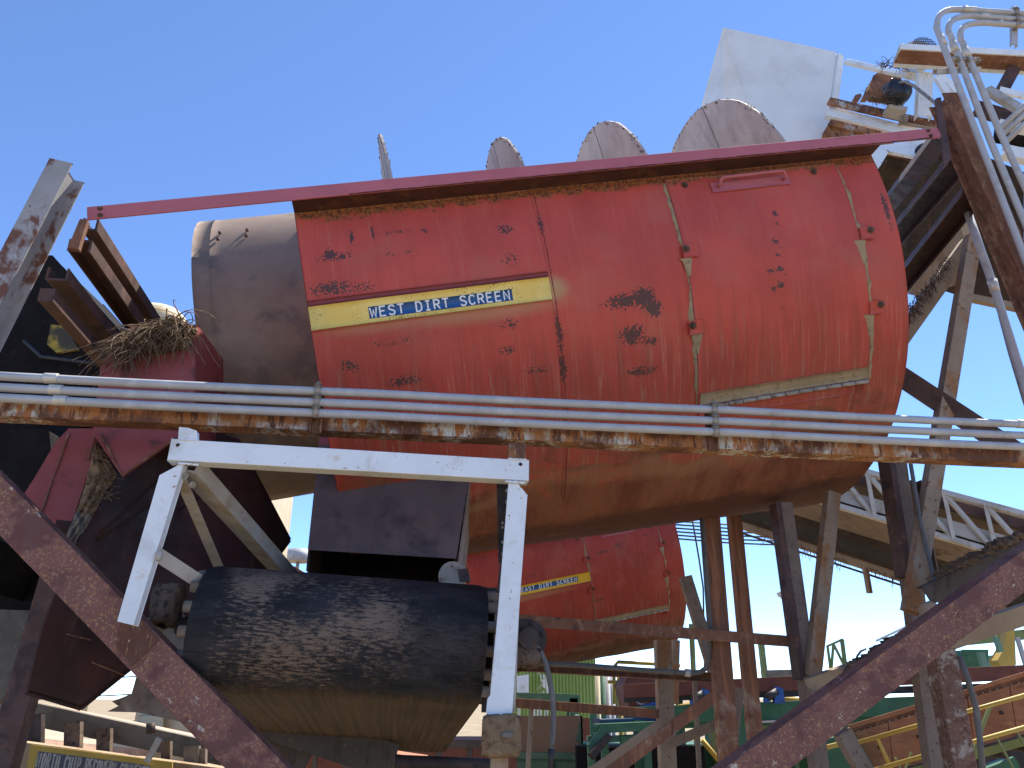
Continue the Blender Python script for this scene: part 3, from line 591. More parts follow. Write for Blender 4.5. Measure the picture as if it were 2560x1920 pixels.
# ------------------------------------------------------------------ conduits on the cross beam
CB = []
for i, (y0, y1, nm) in enumerate(((938, 1061, 'uppermost'), (966, 1089, 'middle'), (992, 1117, 'lowest'))):
    a, b = T(-60, y0 - 1, -.10 + .004 * i), T(2640, y1 + 3, -.10 + .004 * i)
    c = thing('conduit', nm + ' of three grey conduits running along the rusty cross beam', 'conduit', a.lerp(b, .5), 'conduits along the cross beam')
    n_ = 24; pts = [lerp(a, b, t / n_) + V((0, 0, -.006 * math.sin(math.pi * ((t * 3 / n_) % 1)))) for t in range(n_ + 1)]
    part('pipe', MB().tube(pts, .0295, 18), m_galv, c)
    x0 = (108, 126, 143)[i]
    t0, t1 = [((T(x, 960, -.1) - a).dot(b - a)) / (b - a).length_squared for x in (x0, x0 + 34)]
    part('coupling', MB().tube([lerp(a, b, t0), lerp(a, b, t1)], .0350, 18), m_coup, c, .002)
    t0, t1 = [((T(x, 1080, -.1) - a).dot(b - a)) / (b - a).length_squared for x in (2548 + i * 26, 2600 + i * 26)]
    part('coupling', MB().tube([lerp(a, b, t0), lerp(a, b, t1)], .0350, 18), m_coup, c, .002)
    CB.append((a, b))
def clamp(mb, c, ax, up, out, r=.033):        # two-piece pipe clamp round a conduit with its screw
    for s_ in (-1, 1):
        pts = [c + (out * math.cos(q) + up * math.sin(q)) * r + ax * s_ * .0 for q in frange(-2.0, 2.0, 10)]
    mb.tube([c - ax * .021, c + ax * .021], r + .005, 16)
    top = c + out * r * .55 + up * (r * .95)
    for k in range(4):
        mb.tube([top + up * (.002 + k * .008) - up * .012, top + up * (.006 + k * .008) - up * .012], .033 - .007 * (k % 2) - .003 * k, 12)
    mb.tube([top - up * .022 + out * .014, top + up * .028 + out * .006], .009, 6)
    return mb
for (bx, lab) in ((792, 'pipe strut with three clamps left of centre on the cross beam'), (1782, 'pipe strut with three clamps right of centre on the cross beam')):
    mids = []
    for (a, b) in CB:
        t = ((T(bx, 1010, -.1) - a).dot(b - a)) / (b - a).length_squared; mids.append(lerp(a, b, t))
    dz = V((0, 0, 1)); lo = mids[2] - dz * .125 + N * .04; hi = mids[0] + dz * .045 + N * .04
    t_ = thing('pipe_strut', lab, 'bracket', lo, 'pipe struts on the cross beam')
    part('channel', bm_(lo, hi, .078, .05, 'open', hint=FR, t=.008), m_rustface, t_, .002)
    axd = (CB[0][1] - CB[0][0]).normalized()
    for m_ in mids: part('clamp', clamp(MB(), m_, axd, dz, FR), m_palebolt, t_)
# conduits climbing the right post
for i, (pts, nm) in enumerate((([(2680, 40), (2560, 34), (2460, 28), (2400, 24), (2366, 27), (2347, 42), (2343, 66), (2350, 92), (2453, 363), (2560, 640), (2640, 845)], 'leftmost'),
                               ([(2680, 58), (2560, 50), (2460, 43), (2425, 40), (2392, 45), (2374, 60), (2372, 82), (2384, 108), (2476, 352), (2560, 552), (2640, 742)], 'middle'),
                               ([(2680, 72), (2560, 64), (2490, 59), (2455, 57), (2420, 62), (2403, 76), (2402, 98), (2414, 124), (2500, 331), (2560, 462), (2640, 636)], 'rightmost'))):
    P = [T(x, y, -.07) for x, y in pts]
    c = thing('conduit', nm + ' of three grey conduits bending over and down the right post', 'conduit', P[8], 'conduits on the right post')
    sm = []
    for j in range(len(P)): sm.append(P[j])
    fine = [P[0], P[1]]
    for j in range(1, 8):                     # smooth the bend
        a, b, cc, d = P[max(j - 1, 0)], P[j], P[j + 1], P[min(j + 2, len(P) - 1)]
        for t in (.25, .5, .75, 1):
            fine.append(((b * 2) + (cc - a) * t + (a * 2 - b * 5 + cc * 4 - d) * t * t + (b * 3 - a - cc * 3 + d) * t ** 3) * .5)
    fine += P[9:]
    part('pipe', MB().tube(fine, .029, 16), m_galv, c)
    for (q0, q1) in (((2405 + i * 45, 24 + i * 16), (2440 + i * 32, 26 + i * 16)), ((2351 + i * 30, 90 + i * 15), (2360 + i * 30, 114 + i * 15))):
        part('coupling', MB().tube([T(*q0, -.07), T(*q1, -.07)], .034, 16), m_coup, c)
bk = T(2372, 168, -.03)
t_ = thing('pipe_strut', 'angled clamp bracket near the top of the right post', 'bracket', bk)
part('channel', bm_(T(2338, 172, -.02), T(2446, 168, -.02), .07, .05, 'chan', hint=V((0, -.6, .8)), t=.006), m_galv, t_, .002)
for (x, y) in ((2382, 151), (2407, 153), (2433, 154)):
    part('clamp', clamp(MB(), T(x, y, -.07), (T(2453, 363) - T(2350, 92)).normalized(), HX, FR), m_palebolt, t_)
t_ = thing('pipe_strut', 'clamp stack holding the conduits at the upper right corner', 'bracket', T(2540, 90, -.03))
part('channel', bm_(T(2538, 112, -.03), T(2538, 18, -.03), .06, .04, 'chan', hint=FR, t=.006), m_galv, t_, .002)
for (x, y) in ((2538, 33), (2540, 49), (2541, 63)):
    part('clamp', clamp(MB(), T(x, y, -.07), HX, V((0, 0, 1)), FR), m_palebolt, t_)
# conduit behind the right post
P = [at(2420, 532, 6.35), at(2452, 625, 6.35), at(2484, 715, 6.35), at(2560, 958, 6.35), at(2600, 1090, 6.35)]
c = thing('conduit', 'single grey conduit hanging behind the right post against the sky', 'conduit', P[-1])
part('pipe', MB().tube(P, .036, 14), m_galv, c); part('coupling', MB().tube([at(2480, 700, 6.35), at(2488, 730, 6.35)], .042, 14), m_coup, c)
P = [at(2500, 790, 6.5), at(2524, 880, 6.5), at(2560, 1000, 6.5), at(2600, 1120, 6.5)]
solo('cable', MB().tube(P, .016, 8), m_palebolt, 'thin cable beside the conduit behind the right post', 'cable')

# ------------------------------------------------------------------ head end of the chip conveyor (white frame, pulley, belt)
WO = -.22
hb_ = T(870, 1900, .3)
HC = thing('belt_conveyor', 'head end of a belt conveyor in a white steel frame with a dusty black belt', 'conveyor', (hb_.x, hb_.y, 0))
BK = .13                                       # depth of the white channel frame
part('frame_beam', bm_(T(424, 1123, WO), T(1322, 1176, WO), .142, BK, 'chan', t=.010), m_white, HC, .005, label='white cross beam of the head frame')
for pts in ([(449, 1069), (470, 1071), (491, 1078), (492, 1098), (447, 1096)], [(1274, 1109), (1314, 1111), (1313, 1148), (1272, 1146)]):
    part('lug', plate([T(x, y, WO - .004) for x, y in pts], N * .05), m_white if pts[0][0] < 900 else m_rustpaint, HC, .004)
for (x, y) in ((445, 1113), (1301, 1161)):
    part('bolt_hole', MB().tube([T(x, y, WO - .003), T(x, y, WO + .02)], .013, 12), m_iron, HC)
wl = [T(x, y, WO + .012) for x, y in ((458, 1158), (400, 1189), (295, 1552), (333, 1561), (446, 1196))]
part('frame_leg', plate(wl, N * .09), m_white, HC, .004, label='white left leg of the head frame')
wr = [T(x, y, WO + .012) for x, y in ((1274, 1202), (1289, 1204), (1317, 1238), (1298, 1500), (1278, 1795), (1232, 1800), (1218, 1780), (1221, 1748), (1228, 1738), (1250, 1500))]
part('frame_leg', plate(wr, N * .03), m_white, HC, .004, label='white right leg of the head frame')
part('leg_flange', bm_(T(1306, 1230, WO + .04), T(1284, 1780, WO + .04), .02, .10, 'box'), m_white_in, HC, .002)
part('inner_leg', bm_(T(1257, 1200, .0), T(1262, 1406, .0), .085, .10, 'angle2', t=.010), m_iron, HC, .003, label='dark inner leg with bolt heads')
part('inner_leg', bm_(T(1263, 1404, .06), T(1255, 1480, .06), .06, .06, 'box'), m_purple, HC, .003)
mb = MB()
for y in (1308, 1319, 1356, 1385): bolt(mb, T(1256, y, -.004), FR, .010, .007, False)
for y in (1228, 1255): bolt(mb, T(1268, y, -.15), FR, .014, .01, False)
part('bolts', mb, m_palebolt, HC, kind='stuff')
# caked foot of the right leg
random.seed(3)
def lump(c, rx, ry, rz, ax, ay, az, n=9, m=14, amp=.18, seed=0, e_=.6):
    rd = random.Random(seed); ph = [(rd.uniform(0, 6), rd.uniform(0, 6), rd.uniform(1, 5), rd.uniform(1, 5)) for _ in range(6)]
    mb = MB(); vs = []
    def f(a, b):
        r = 1 + amp * sum(math.sin(p[2] * a + p[0]) * math.cos(p[3] * b + p[1]) for p in ph) / 2.2 + rd.uniform(-.05, .05)
        sg = lambda v, e=e_: math.copysign(abs(v) ** e, v)
        return c + ax * rx * r * sg(math.cos(a)) * sg(math.sin(b)) + ay * ry * r * sg(math.sin(a)) * sg(math.sin(b)) + az * rz * r * sg(math.cos(b))
    g_ = [[f(2 * math.pi * i / m, math.pi * j / n) for j in range(n + 1)] for i in range(m)]
    b0 = 0
    for i in range(m):
        for j in range(n + 1): mb.v.append(g_[i][j])
    for i in range(m):
        for j in range(n): mb.f.append([i * (n + 1) + j, ((i + 1) % m) * (n + 1) + j, ((i + 1) % m) * (n + 1) + j + 1, i * (n + 1) + j + 1]); mb.sm.append(True)
    return mb
UPZ = V((0, 0, 1))
part('leg_foot', lump(T(1253, 1838, WO + .02), .115, .06, .115, HX, N, UPZ, 22, 40, .05, 4, .34), m_mud, HC, label='mud caked foot of the right leg')
part('foot_hole', lump(T(1268, 1838, WO - .045), .034, .012, .018, HX, N, UPZ, 6, 12, .1, 8), m_conc, HC)
part('lower_leg', bm_(T(1252, 1870, WO + .05), T(1240, 2100, WO + .05), .10, .08, 'chan', t=.01), m_tan, HC, .003)
for (q0, q1) in (((446, 1158), (496, 1162)), ((1262, 1203), (1312, 1207)), ((444, 1098), (496, 1100)), ((1270, 1147), (1318, 1149))):
    pts_ = [T(lerp(q0[0], q1[0], t), lerp(q0[1], q1[1], t) + random.uniform(-1, 1), WO - .003) for t in frange(0, 1, 14)]
    part('weld_bead', MB().tube(pts_, .006, 6, [random.uniform(.004, .009) for _ in pts_]), m_white, HC)
# braces from the head down and back along the conveyor
def pbeam(name, a, b, wd, dp, kd, mat, lab=None, hint=None, par=None, t=.010): return part(name, bm_(a, b, wd, dp, kd, hint=hint, t=t), mat, par or HC, .003, label=lab)
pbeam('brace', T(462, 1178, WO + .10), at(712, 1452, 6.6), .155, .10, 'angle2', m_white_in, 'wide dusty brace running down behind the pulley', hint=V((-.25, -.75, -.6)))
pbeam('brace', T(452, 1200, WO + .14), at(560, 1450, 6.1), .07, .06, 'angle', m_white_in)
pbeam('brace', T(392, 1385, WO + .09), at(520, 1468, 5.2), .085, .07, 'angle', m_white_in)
pbeam('rear_post', at(607, 1375, 7.2), at(607, 1480, 7.2), .13, .1, 'box', m_white)
mb = MB(); bolt(mb, T(461, 1190, WO + .085), FR, .016, .012); bolt(mb, T(481, 1212, WO + .085), FR, .013, .01)
part('bolts', mb, m_white_in, HC, kind='stuff')
part('bolt', lump(T(396, 1390, WO + .0), .022, .02, .03, HX, N, UPZ, 6, 10, .05, 2), m_white_in, HC)
# pulley: end discs, round bars, shaft
PL, PR = T(505, 1568, .36), T(1236, 1616, .36)
AXP = (PR - PL).normalized(); PB = N - AXP * N.dot(AXP); PB.normalize(); PU = AXP.cross(PB); PU = PU if PU.z > 0 else -PU
PRAD = .375
pul = part('pulley', MB().tube([PL + AXP * .10, PR - AXP * .10], PRAD * .78, 40), m_iron, HC, label='cage pulley inside the belt')
part('shaft', MB().tube([PL - AXP * .16, PR + AXP * .25], .055, 16), m_iron, pul)
for i in range(14):
    q = 2 * math.pi * (i + .35) / 14; c = PB * math.cos(q) * PRAD * .90 + PU * math.sin(q) * PRAD * .90
    part('bar', MB().tube([PL - AXP * .055 + c, PR + AXP * .055 + c], .036, 14), m_greypost if i % 3 else m_conc, pul)
for e in (PL + AXP * .03, PR - AXP * .04):
    part('end_disc', MB().tube([e, e + AXP * .015], PRAD * .85, 36), m_tan, pul)
# belt: wraps the pulley and runs away down
QD = R_(-8)                                   # the strands go back and down
prof = []
nrm = lambda q: PB * math.cos(q) + PU * math.sin(q)
dirb = PB * math.cos(QD) + PU * math.sin(QD)
qa = R_(90) + QD; qb = R_(270) + QD
arc_ = [qa + (qb - qa) * i / 40 for i in range(41)]
RB = PRAD + .012
pts = [nrm(qa) * RB + dirb * 2.6] + [nrm(q) * RB for q in arc_] + [nrm(qb) * RB + dirb * (.12 * i) - nrm(qb) * .0 for i in range(1, 7)] + [nrm(qb) * RB + dirb * 3.4]
leng = [0]
for i in range(1, len(pts)): leng.append(leng[-1] + (pts[i] - pts[i - 1]).length)
l0 = leng[1]; B0, B1 = PL + AXP * .0, PR - AXP * .09
bw = (B1 - B0).length
def bfn(h):
    def f(u, i):
        i = int(i); p = pts[i]; ql = nrm(arc_[min(max(i - 1, 0), 40)])
        edge = min(u, 1 - u); dr = .012 * max(0, 1 - edge / .03)
        return B0 + (B1 - B0) * u + p + ql * (h - dr)
    return f
us = [0, .006, .014, .022, .03] + frange(.06, .94, 18) + [.97, .978, .986, .994, 1]
belt_uv = lambda u, i: (u * bw, (leng[int(i)] - l0) / (RB * math.pi))
part('belt', MB().shell(bfn(.012), bfn(0), us, list(range(len(pts))), belt_uv), m_belt, HC, label='dusty black conveyor belt wrapped over the pulley')
# return roller and bearing block
part('return_roller', MB().tube([at(985, 1905, 6.3), at(1235, 1915, 6.5)], .05, 16), m_iron, HC)
bc = T(1314, 1600, .06); mb = MB()
for (z0, z1, r) in ((.06, -.02, .135), (-.02, -.07, .11), (-.07, -.10, .125), (-.10, -.15, .07)): mb.tube([bc + N * z0, bc + N * z1], r, 22)
brg = part('bearing', mb, m_iron, HC, .004, label='dirty round flange bearing on the right side')
for k in range(6):
    q = 2 * math.pi * k / 6 + .3; part('bolt', bolt(MB(), bc - N * .10 + (HX * math.cos(q) + UPZ * math.sin(q)) * .10, FR, .014, .012, False), m_iron, brg)
part('grease_dirt', lump(bc - N * .04 - UPZ * .09, .10, .09, .08, HX, N, UPZ, 8, 14, .3, 12), m_dirtrim, brg)
part('bearing', lump(T(420, 1510, .38), .10, .1, .13, HX, N, UPZ, 9, 16, .25, 21), m_dirtrim, HC, label='mud covered bearing housing on the left side')
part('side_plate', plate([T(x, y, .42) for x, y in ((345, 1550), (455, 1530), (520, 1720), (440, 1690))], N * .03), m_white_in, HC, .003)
part('side_plate', plate([T(x, y, .30) for x, y in ((1215, 1470), (1262, 1470), (1262, 1780), (1205, 1780))], N * .02), m_iron, HC, .003)
# skirt structure under the return belt
for i, (x0, y0, x1, y1) in enumerate(((500, 1690, 660, 1770), (560, 1765, 985, 1905), (570, 1830, 760, 1925))):
    pbeam('stringer', at(x0, y0, 7.4), at(x1, y1, 7.8), (.16, .30, .5)[i], .06, 'box', m_dkbeam if i else m_conc)
for x in (720, 745, 960):
    pbeam('stringer_post', at(x, 1850, 7.9), at(x, 1960, 7.9), .10, .08, 'box', m_greypost)
# hose
hp = [T(1306, 1588, .0), T(1325, 1602, -.02), T(1347, 1621, -.03), T(1362, 1652, -.03), T(1372, 1690, -.03), T(1381, 1740, -.03), T(1384, 1790, -.03), T(1381, 1850, -.03), T(1378, 1880, -.03)]
hz = thing('hose', 'grey hose hanging from the bearing of the head pulley', 'hose', T(1376, 1930, -.03))
part('tube', MB().tube(hp, .017, 12), m_hose, hz)
part('end_fitting', MB().tube([T(1379, 1872, -.03), T(1377, 1896, -.03), T(1376, 1900, -.03), T(1375, 1935, -.03)], .02, 12, [.020, .021, .017, .017]), m_rubber, hz)

# ------------------------------------------------------------------ discharge chute under the west screen
cbase = T(970, 1420, 1.4)
CH = thing('discharge_chute', 'dark plate chute hanging under the west dirt screen above the pulley', 'chute', cbase)
fo_ = 1.22
c4 = [T(800, 1090, fo_), T(1186, 1105, fo_), T(1140, 1396, fo_ - .12), T(770, 1374, fo_ - .12)]
part('front_plate', plate(c4, N * .012), M('chute_plate', (.115, .072, .066), [((.14, .07, .06), 3, .55, .7), ((.055, .034, .032), 2, .5, .7), ((.25, .2, .17), 60, .70, .75)], .5, .1, var=.2, bs=.12), CH, .002, label='dark purple brown front plate')
upp = [T(798, 1085, fo_ - .008), T(1186, 1100, fo_ - .008), T(1100, 1222, fo_ - .014), T(790, 1266, fo_ - .018)]
part('upper_plate', plate(upp, N * .006), m_redchute, CH, .001, label='red painted upper plate')
wp = [T(lerp(786, 1105, t), lerp(1268, 1221, t) + random.uniform(-2, 2), fo_ - .026) for t in frange(0, 1, 40)]
part('weld', MB().tube(wp, .006, 6), m_rustface, CH)
bkv = N * .95
part('side_plate', plate([c4[0], c4[3] - UPZ * .16, c4[3] - UPZ * .16 + bkv, c4[0] + bkv], HX * .012), m_iron, CH)
sr = [c4[1], c4[2] - UPZ * .16, c4[2] - UPZ * .14 + bkv + HX * .12, c4[1] + bkv + HX * .10]
part('side_plate', plate(sr, HX * .012), m_greypost, CH, .002, label='brown side plate with upright rib')
part('rib', bm_(c4[1] + HX * .02 + N * .3, c4[2] + HX * .03 + N * .3, .03, .03, 'box', hint=HX), m_greypost, CH, .002)
part('back_plate', plate([c4[0] + bkv, c4[1] + bkv, c4[2] + bkv - UPZ * .3, c4[3] + bkv - UPZ * .3], N * .012), m_black, CH)  # coloured black to paint in the darkness of the chute opening
part('guide_disc', MB().tube([T(1131, 1440, .85), T(1134, 1440, .90)], .11, 30), m_palebolt, CH)
part('corner_block', plate([T(x, y, .8) for x, y in ((1145, 1425), (1168, 1422), (1176, 1452), (1150, 1452))], N * .1), m_purple, CH, .004)

# ------------------------------------------------------------------ oversize chute and its column, left
ob = T(260, 1700, 1.0)
OC = thing('oversize_chute', 'big maroon plate chute at the left below the cross beam', 'chute', (ob.x, ob.y, 0))
pA, pB_, pC = at(722, 1352, 7.1), at(203, 1770, 5.9), at(425, 1165, 6.1)
pn = (pB_ - pA).cross(pC - pA).normalized(); pn = pn if pn.y < 0 else -pn
def OP(x, y, h=0): d = ray(x, y); return CAM + d * ((pA - CAM).dot(pn) / d.dot(pn)) + pn * h
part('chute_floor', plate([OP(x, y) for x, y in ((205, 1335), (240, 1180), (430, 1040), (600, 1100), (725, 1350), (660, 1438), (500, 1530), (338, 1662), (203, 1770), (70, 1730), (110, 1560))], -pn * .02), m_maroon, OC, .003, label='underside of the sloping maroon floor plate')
for (q, r_) in (((725, 1350), (660, 1438)), ((660, 1438), (500, 1530)), ((500, 1530), (338, 1662)), ((338, 1662), (203, 1770)), ((203, 1770), (70, 1730)), ((600, 1110), (725, 1350))):
    part('edge_angle', bm_(OP(*q, .0), OP(*r_, .0), .035, .03, 'box', hint=pn), m_maroon, OC, .002)
for (q, r_) in (((165, 1585), (228, 1600)), ((228, 1655), (310, 1688))):
    part('weld', MB().tube([OP(*q, .004), OP(*r_, .004)], .006, 6), m_rustface, OC)
for k, (x0, y0, x1, y1) in enumerate(((428, 1170, 252, 1332), (470, 1200, 240, 1352), (520, 1232, 330, 1340))):
    part('pressing', MB().tube([OP(x0, y0, .002), OP(x1, y1, .002)], .011, 8), m_maroon, OC)
part('front_plate', plate([T(x, y, .62) for x, y in ((282, 862), (330, 815), (488, 812), (486, 1000), (446, 1092), (306, 1190), (232, 1082), (252, 920))], N * .02), m_redchute, OC, .003, label='red front plate behind the conduits')
part('side_plate', plate([T(488, 812, .63), T(446, 1092, .63), T(446, 1092, .63) + N * 1.1 + HX * .05, T(488, 812, .63) + N * 1.1 + HX * .1], HX * .015), m_redchute, OC, .003)
part('wing_plate', plate([T(x, y, .80) for x, y in ((172, 1072), (240, 1072), (240, 1120), (165, 1345), (120, 1340), (60, 1400), (20, 1300), (90, 1190), (140, 1105))], N * .02), m_redchute, OC, .003, label='dull red wing plate left of the caked dirt')
part('column', bm_(T(232, 1080, .70), T(40, 1735, .70), .115, .12, 'ibeam', t=.014), m_purple, OC, .003, label='upper column carrying the chute') if False else None
for (q0, q1) in (((172, 1085), (100, 1290)), ((238, 1085), (222, 1150)), ((252, 1085), (306, 1188)), ((306, 1188), (440, 1095))):
    o_q = .79 if q0[0] < 240 else .612; pts_ = [T(lerp(q0[0], q1[0], t) + random.uniform(-1, 1), lerp(q0[1], q1[1], t), o_q) for t in frange(0, 1, 24)]
    part('weld', MB().tube(pts_, .007, 6, [random.uniform(.004, .010) for _ in pts_]), m_rustface, OC)
COLA, COLB = T(172, 1340, .74) if False else T(170, 1302, .80), T(45, 1735, .80)
CL = thing('chute_column', 'maroon steel column leaning at the far left under the chute', 'column', down(COLA, COLB, 0) if False else (COLA + (COLB - COLA) * ((0 - COLA.z) / (COLB.z - COLA.z))))
part('column_web', bm_(COLA, COLA + (COLB - COLA) * ((0 - COLA.z) / (COLB.z - COLA.z)), .165, .15, 'chan', t=.014), m_purple, CL, .003)
# caked dirt and roots in the notch
def ribbon(left, right, fn, nu=40, nv=16, amp=.03, seed=0):
    rdd = random.Random(seed); mb = MB()
    def pick(L_, t):
        x = t * (len(L_) - 1); i = min(int(x), len(L_) - 2); f = x - i; return (lerp(L_[i][0], L_[i + 1][0], f), lerp(L_[i][1], L_[i + 1][1], f))
    hh = {}
    def P(i, j):
        t, u = i / nu, j / nv; a, b = pick(left, t), pick(right, t)
        e = math.sin(math.pi * u) ** .6
        bump = e * amp * (1 + .8 * math.sin(9 * t + 5 * u) * math.cos(13 * u - 4 * t)) + rdd.uniform(-1, 1) * amp * .28
        return fn(lerp(a[0], b[0], u) + rdd.uniform(-1.5, 1.5), lerp(a[1], b[1], u) + rdd.uniform(-1.5, 1.5), bump)
    mb.grid(lambda i, j: P(int(i), int(j)), list(range(nu + 1)), list(range(nv + 1)))
    return mb
solo('caked_dirt', ribbon([(236, 1108), (222, 1180), (205, 1240), (188, 1285)], [(242, 1108), (294, 1188), (264, 1228), (232, 1290)], lambda x, y, h: T(x, y, .76 - h), 44, 18, .05, 33), m_mud, 'wedge of caked dirt and roots beside the red wing plate', 'dirt')
solo('caked_dirt', ribbon([(190, 1280), (178, 1310), (158, 1356)], [(232, 1288), (212, 1325), (176, 1372)], lambda x, y, h: T(x, y, .73 - h), 30, 14, .05, 36), m_conc, 'grey lump of dried mud just below the caked dirt wedge', 'dirt')

def strands(name, seeds, label, mat, lmin, lmax, r0, r1, spread, droop=1.0, sd_=1, seg=7):
    rd = random.Random(sd_); mb = MB()
    for (p, d0, ln) in seeds:
        d = V(d0).normalized(); pts = [V(p)]; L_ = ln * rd.uniform(lmin, lmax); cur = V((rd.uniform(-1, 1), rd.uniform(-1, 1), rd.uniform(-.3, .3))) * spread
        for i in range(seg):
            d = (d + cur * .35 + V((rd.uniform(-1, 1), rd.uniform(-1, 1), rd.uniform(-1, 1))) * .16 + V((0, 0, -1)) * .22 * droop).normalized()
            pts.append(pts[-1] + d * L_ / seg)
        ra = rd.uniform(r0, r1)
        mb.tube(pts, ra, 4, [ra * (1 - .75 * i / seg) for i in range(seg + 1)])
    o = part(name, mb, mat); o['kind'] = 'stuff'; o['label'] = label; o['category'] = 'roots'
    return o
rd = random.Random(2)
seeds = []
for i in range(520):                           # the mat of roots hanging over the red plate
    t = rd.random(); x = lerp(308, 482, t); ytop = 864 - 60 * math.sin(min(1, t * 1.25) * math.pi / 2) + rd.uniform(-6, 14) + (18 if t > .86 else 0)
    p = T(x, ytop, .56 + rd.uniform(-.05, .12))
    seeds.append((p, (rd.uniform(-.9, .5), rd.uniform(-.9, -.1), rd.uniform(-.5, .5)), rd.choice((1, 1, 1, 1.5, 2.0))))
for i in range(220):
    t = rd.random(); x = lerp(300, 484, t); p = T(x, 858 - 46 * math.sin(min(1, t * 1.25) * math.pi / 2) + rd.uniform(-8, 40), .50 + rd.uniform(-.06, .08))
    seeds.append((p, (rd.uniform(-1, 1), rd.uniform(-1, .2), rd.uniform(-1, 1)), rd.choice((.5, .8, 1.2))))
strands('hanging_roots', seeds, 'mat of dried roots hanging over the red plate at the left', m_root, .14, .28, .0022, .0075, .95, 1.5, 5, 9)
solo('caked_dirt', lump(T(385, 862, .66), .24, .12, .09, HX, N, (UPZ + HX * .15).normalized(), 10, 24, .2, 41), m_dirtrim, 'dark dirt mound inside the hanging roots', 'dirt')
solo('root_knot', lump(T(484, 828, .52), .028, .02, .018, HX, N, UPZ, 8, 12, .45, 44), m_mud, 'pale knotty root end at the right of the root mat', 'root')
seeds = [(T(lerp(232, 285, rd.random()) - 0, lerp(1120, 1260, rd.random()), .64), (rd.uniform(-.6, .6), -.4, rd.uniform(-.6, .6)), 1) for _ in range(70)]
strands('loose_roots', seeds, 'pale twisted roots over the wad of caked dirt', m_root, .05, .16, .002, .004, 1.2, .5, 8)

# dark plant behind on the left
bd = at(120, 880, 7.6)
BT = thing('black_machine_casing', 'black casing behind the left bearers with a faded yellow panel', 'machine', (bd.x, bd.y, 0))
part('casing', plate([at(x, y, 7.7) for x, y in ((-60, 640), (130, 640), (300, 830), (300, 960), (130, 1120), (-60, 1080))], V((0, 1.2, 0))), m_black, BT, .01)
part('lower_dark_fill', plate([at(x, y, 7.2) for x, y in ((-60, 1075), (120, 1075), (150, 1380), (120, 1540), (-60, 1560))], V((0, 1.2, 0))), m_black, BT, .01)  # black sheet put in to fill the dark void here
kk = NT('faded_yellow_panel'); co_ = kk.tc.outputs['Object']
kk.finish(kk.mix(kk.rng(kk.noise(co_, 3.2, 5), .42, .60), (.45, .30, .03), (.05, .04, .02)), .7)
part('panel', plate([at(x, y, 7.66) for x, y in ((128, 812), (160, 815), (196, 874), (140, 880), (118, 860))], V((0, .03, 0))), kk.m, BT, .004, label='faded yellow panel')
mb = MB().tube([at(60, 852, 7.6), at(103, 892, 7.6), at(190, 903, 7.6), at(250, 912, 7.6)], .02, 8); part('hose', mb, m_rubber, BT)
solo('concrete_block', plate([at(x, y, 6.6) for x, y in ((-60, 1525), (92, 1530), (62, 1640), (22, 1722), (-10, 1760), (-60, 1760))], V((0, .5, 0))), m_oldconc, 'grey concrete block at the far left behind the column', 'block', .01)
solo('dark_beam', bm_(at(-60, 1400, 6.4), at(120, 1460, 7.4), .4, .3, 'chan'), m_black, 'dark beam between concrete block and chute at far left', 'beam')
# torn end of a plank beam under the left diagonal
solo('torn_beam', plate([at(x, y, 6.3) for x, y in ((276, 1777), (300, 1765), (284, 1754), (330, 1736), (342, 1694), (358, 1688), (425, 1700), (520, 1850), (470, 1806), (345, 1779))], V((.05, .22, 0))), m_greypost, 'grey beam with a torn jagged end under the left diagonal', 'beam', .006)

# cream tank top and tower
ct = at(410, 830, 22)
tk = thing('cream_tank', 'rounded cream tank top peeping over the root mat', 'tank', (ct.x, ct.y, 0))
prf = [(0, .38), (.35, .36), (.62, .26), (.80, .08), (.86, -.2), (.84, -.9), (.10, -1.0), (.10, -ct.z - .1)]
mb = MB(); zc = at(410, 768, 22).z - .42; nseg = 40
for i in range(nseg):
    for (r, z) in prf: mb.v.append(V((ct.x - .25 + r * math.cos(2 * math.pi * i / nseg), ct.y + r * math.sin(2 * math.pi * i / nseg), zc + max(z, -zc + .02))))
for i in range(nseg):
    for j in range(len(prf) - 1):
        a, b = i * len(prf) + j, ((i + 1) % nseg) * len(prf) + j; mb.f.append([a, b, b + 1, a + 1]); mb.sm.append(True)
part('shell', mb, m_cream, tk); part('band', MB().tube([V((ct.x - .25 + .87 * math.cos(q), ct.y + .87 * math.sin(q), zc - .05)) for q in frange(0, 2 * math.pi, 40)], .02, 6), m_cream, tk)
tz = at(680, 1060, 16).z; w0, w1 = at(585, 1300, 12.5), at(727, 1300, 19)
solo('cream_tower', plate([V((w0.x, w0.y, 0)), V((w1.x, w1.y, 0)), V((w1.x, w1.y, tz)), V((w0.x, w0.y, tz))], V((-1.2, .3, 0))), m_cream, 'cream rendered tower block behind the white braces', 'building', .01)
c = at(735, 1500, 26)
pt_ = thing('pump_tower', 'small grey blue tank house above the red roof behind the pulley', 'tank', (c.x, c.y, 0))
part('tank', MB().tube([V((c.x, c.y, at(735, 1405, 26).z)), V((c.x, c.y, at(735, 1375, 26).z))], .38, 20), m_lightgrey, pt_)
part('leg', MB().tube([V((c.x, c.y, 0)), V((c.x, c.y, at(735, 1405, 26).z))], .06, 8), m_lightgrey, pt_)
rr_ = at(740, 1440, 24)
solo('red_roof', plate([at(690, 1470, 24), at(735, 1415, 24), at(775, 1440, 24), at(775, 1470, 24)], V((0, 3, 0))), m_redband, 'small red brown roof behind the pulley', 'roof')
# PART34

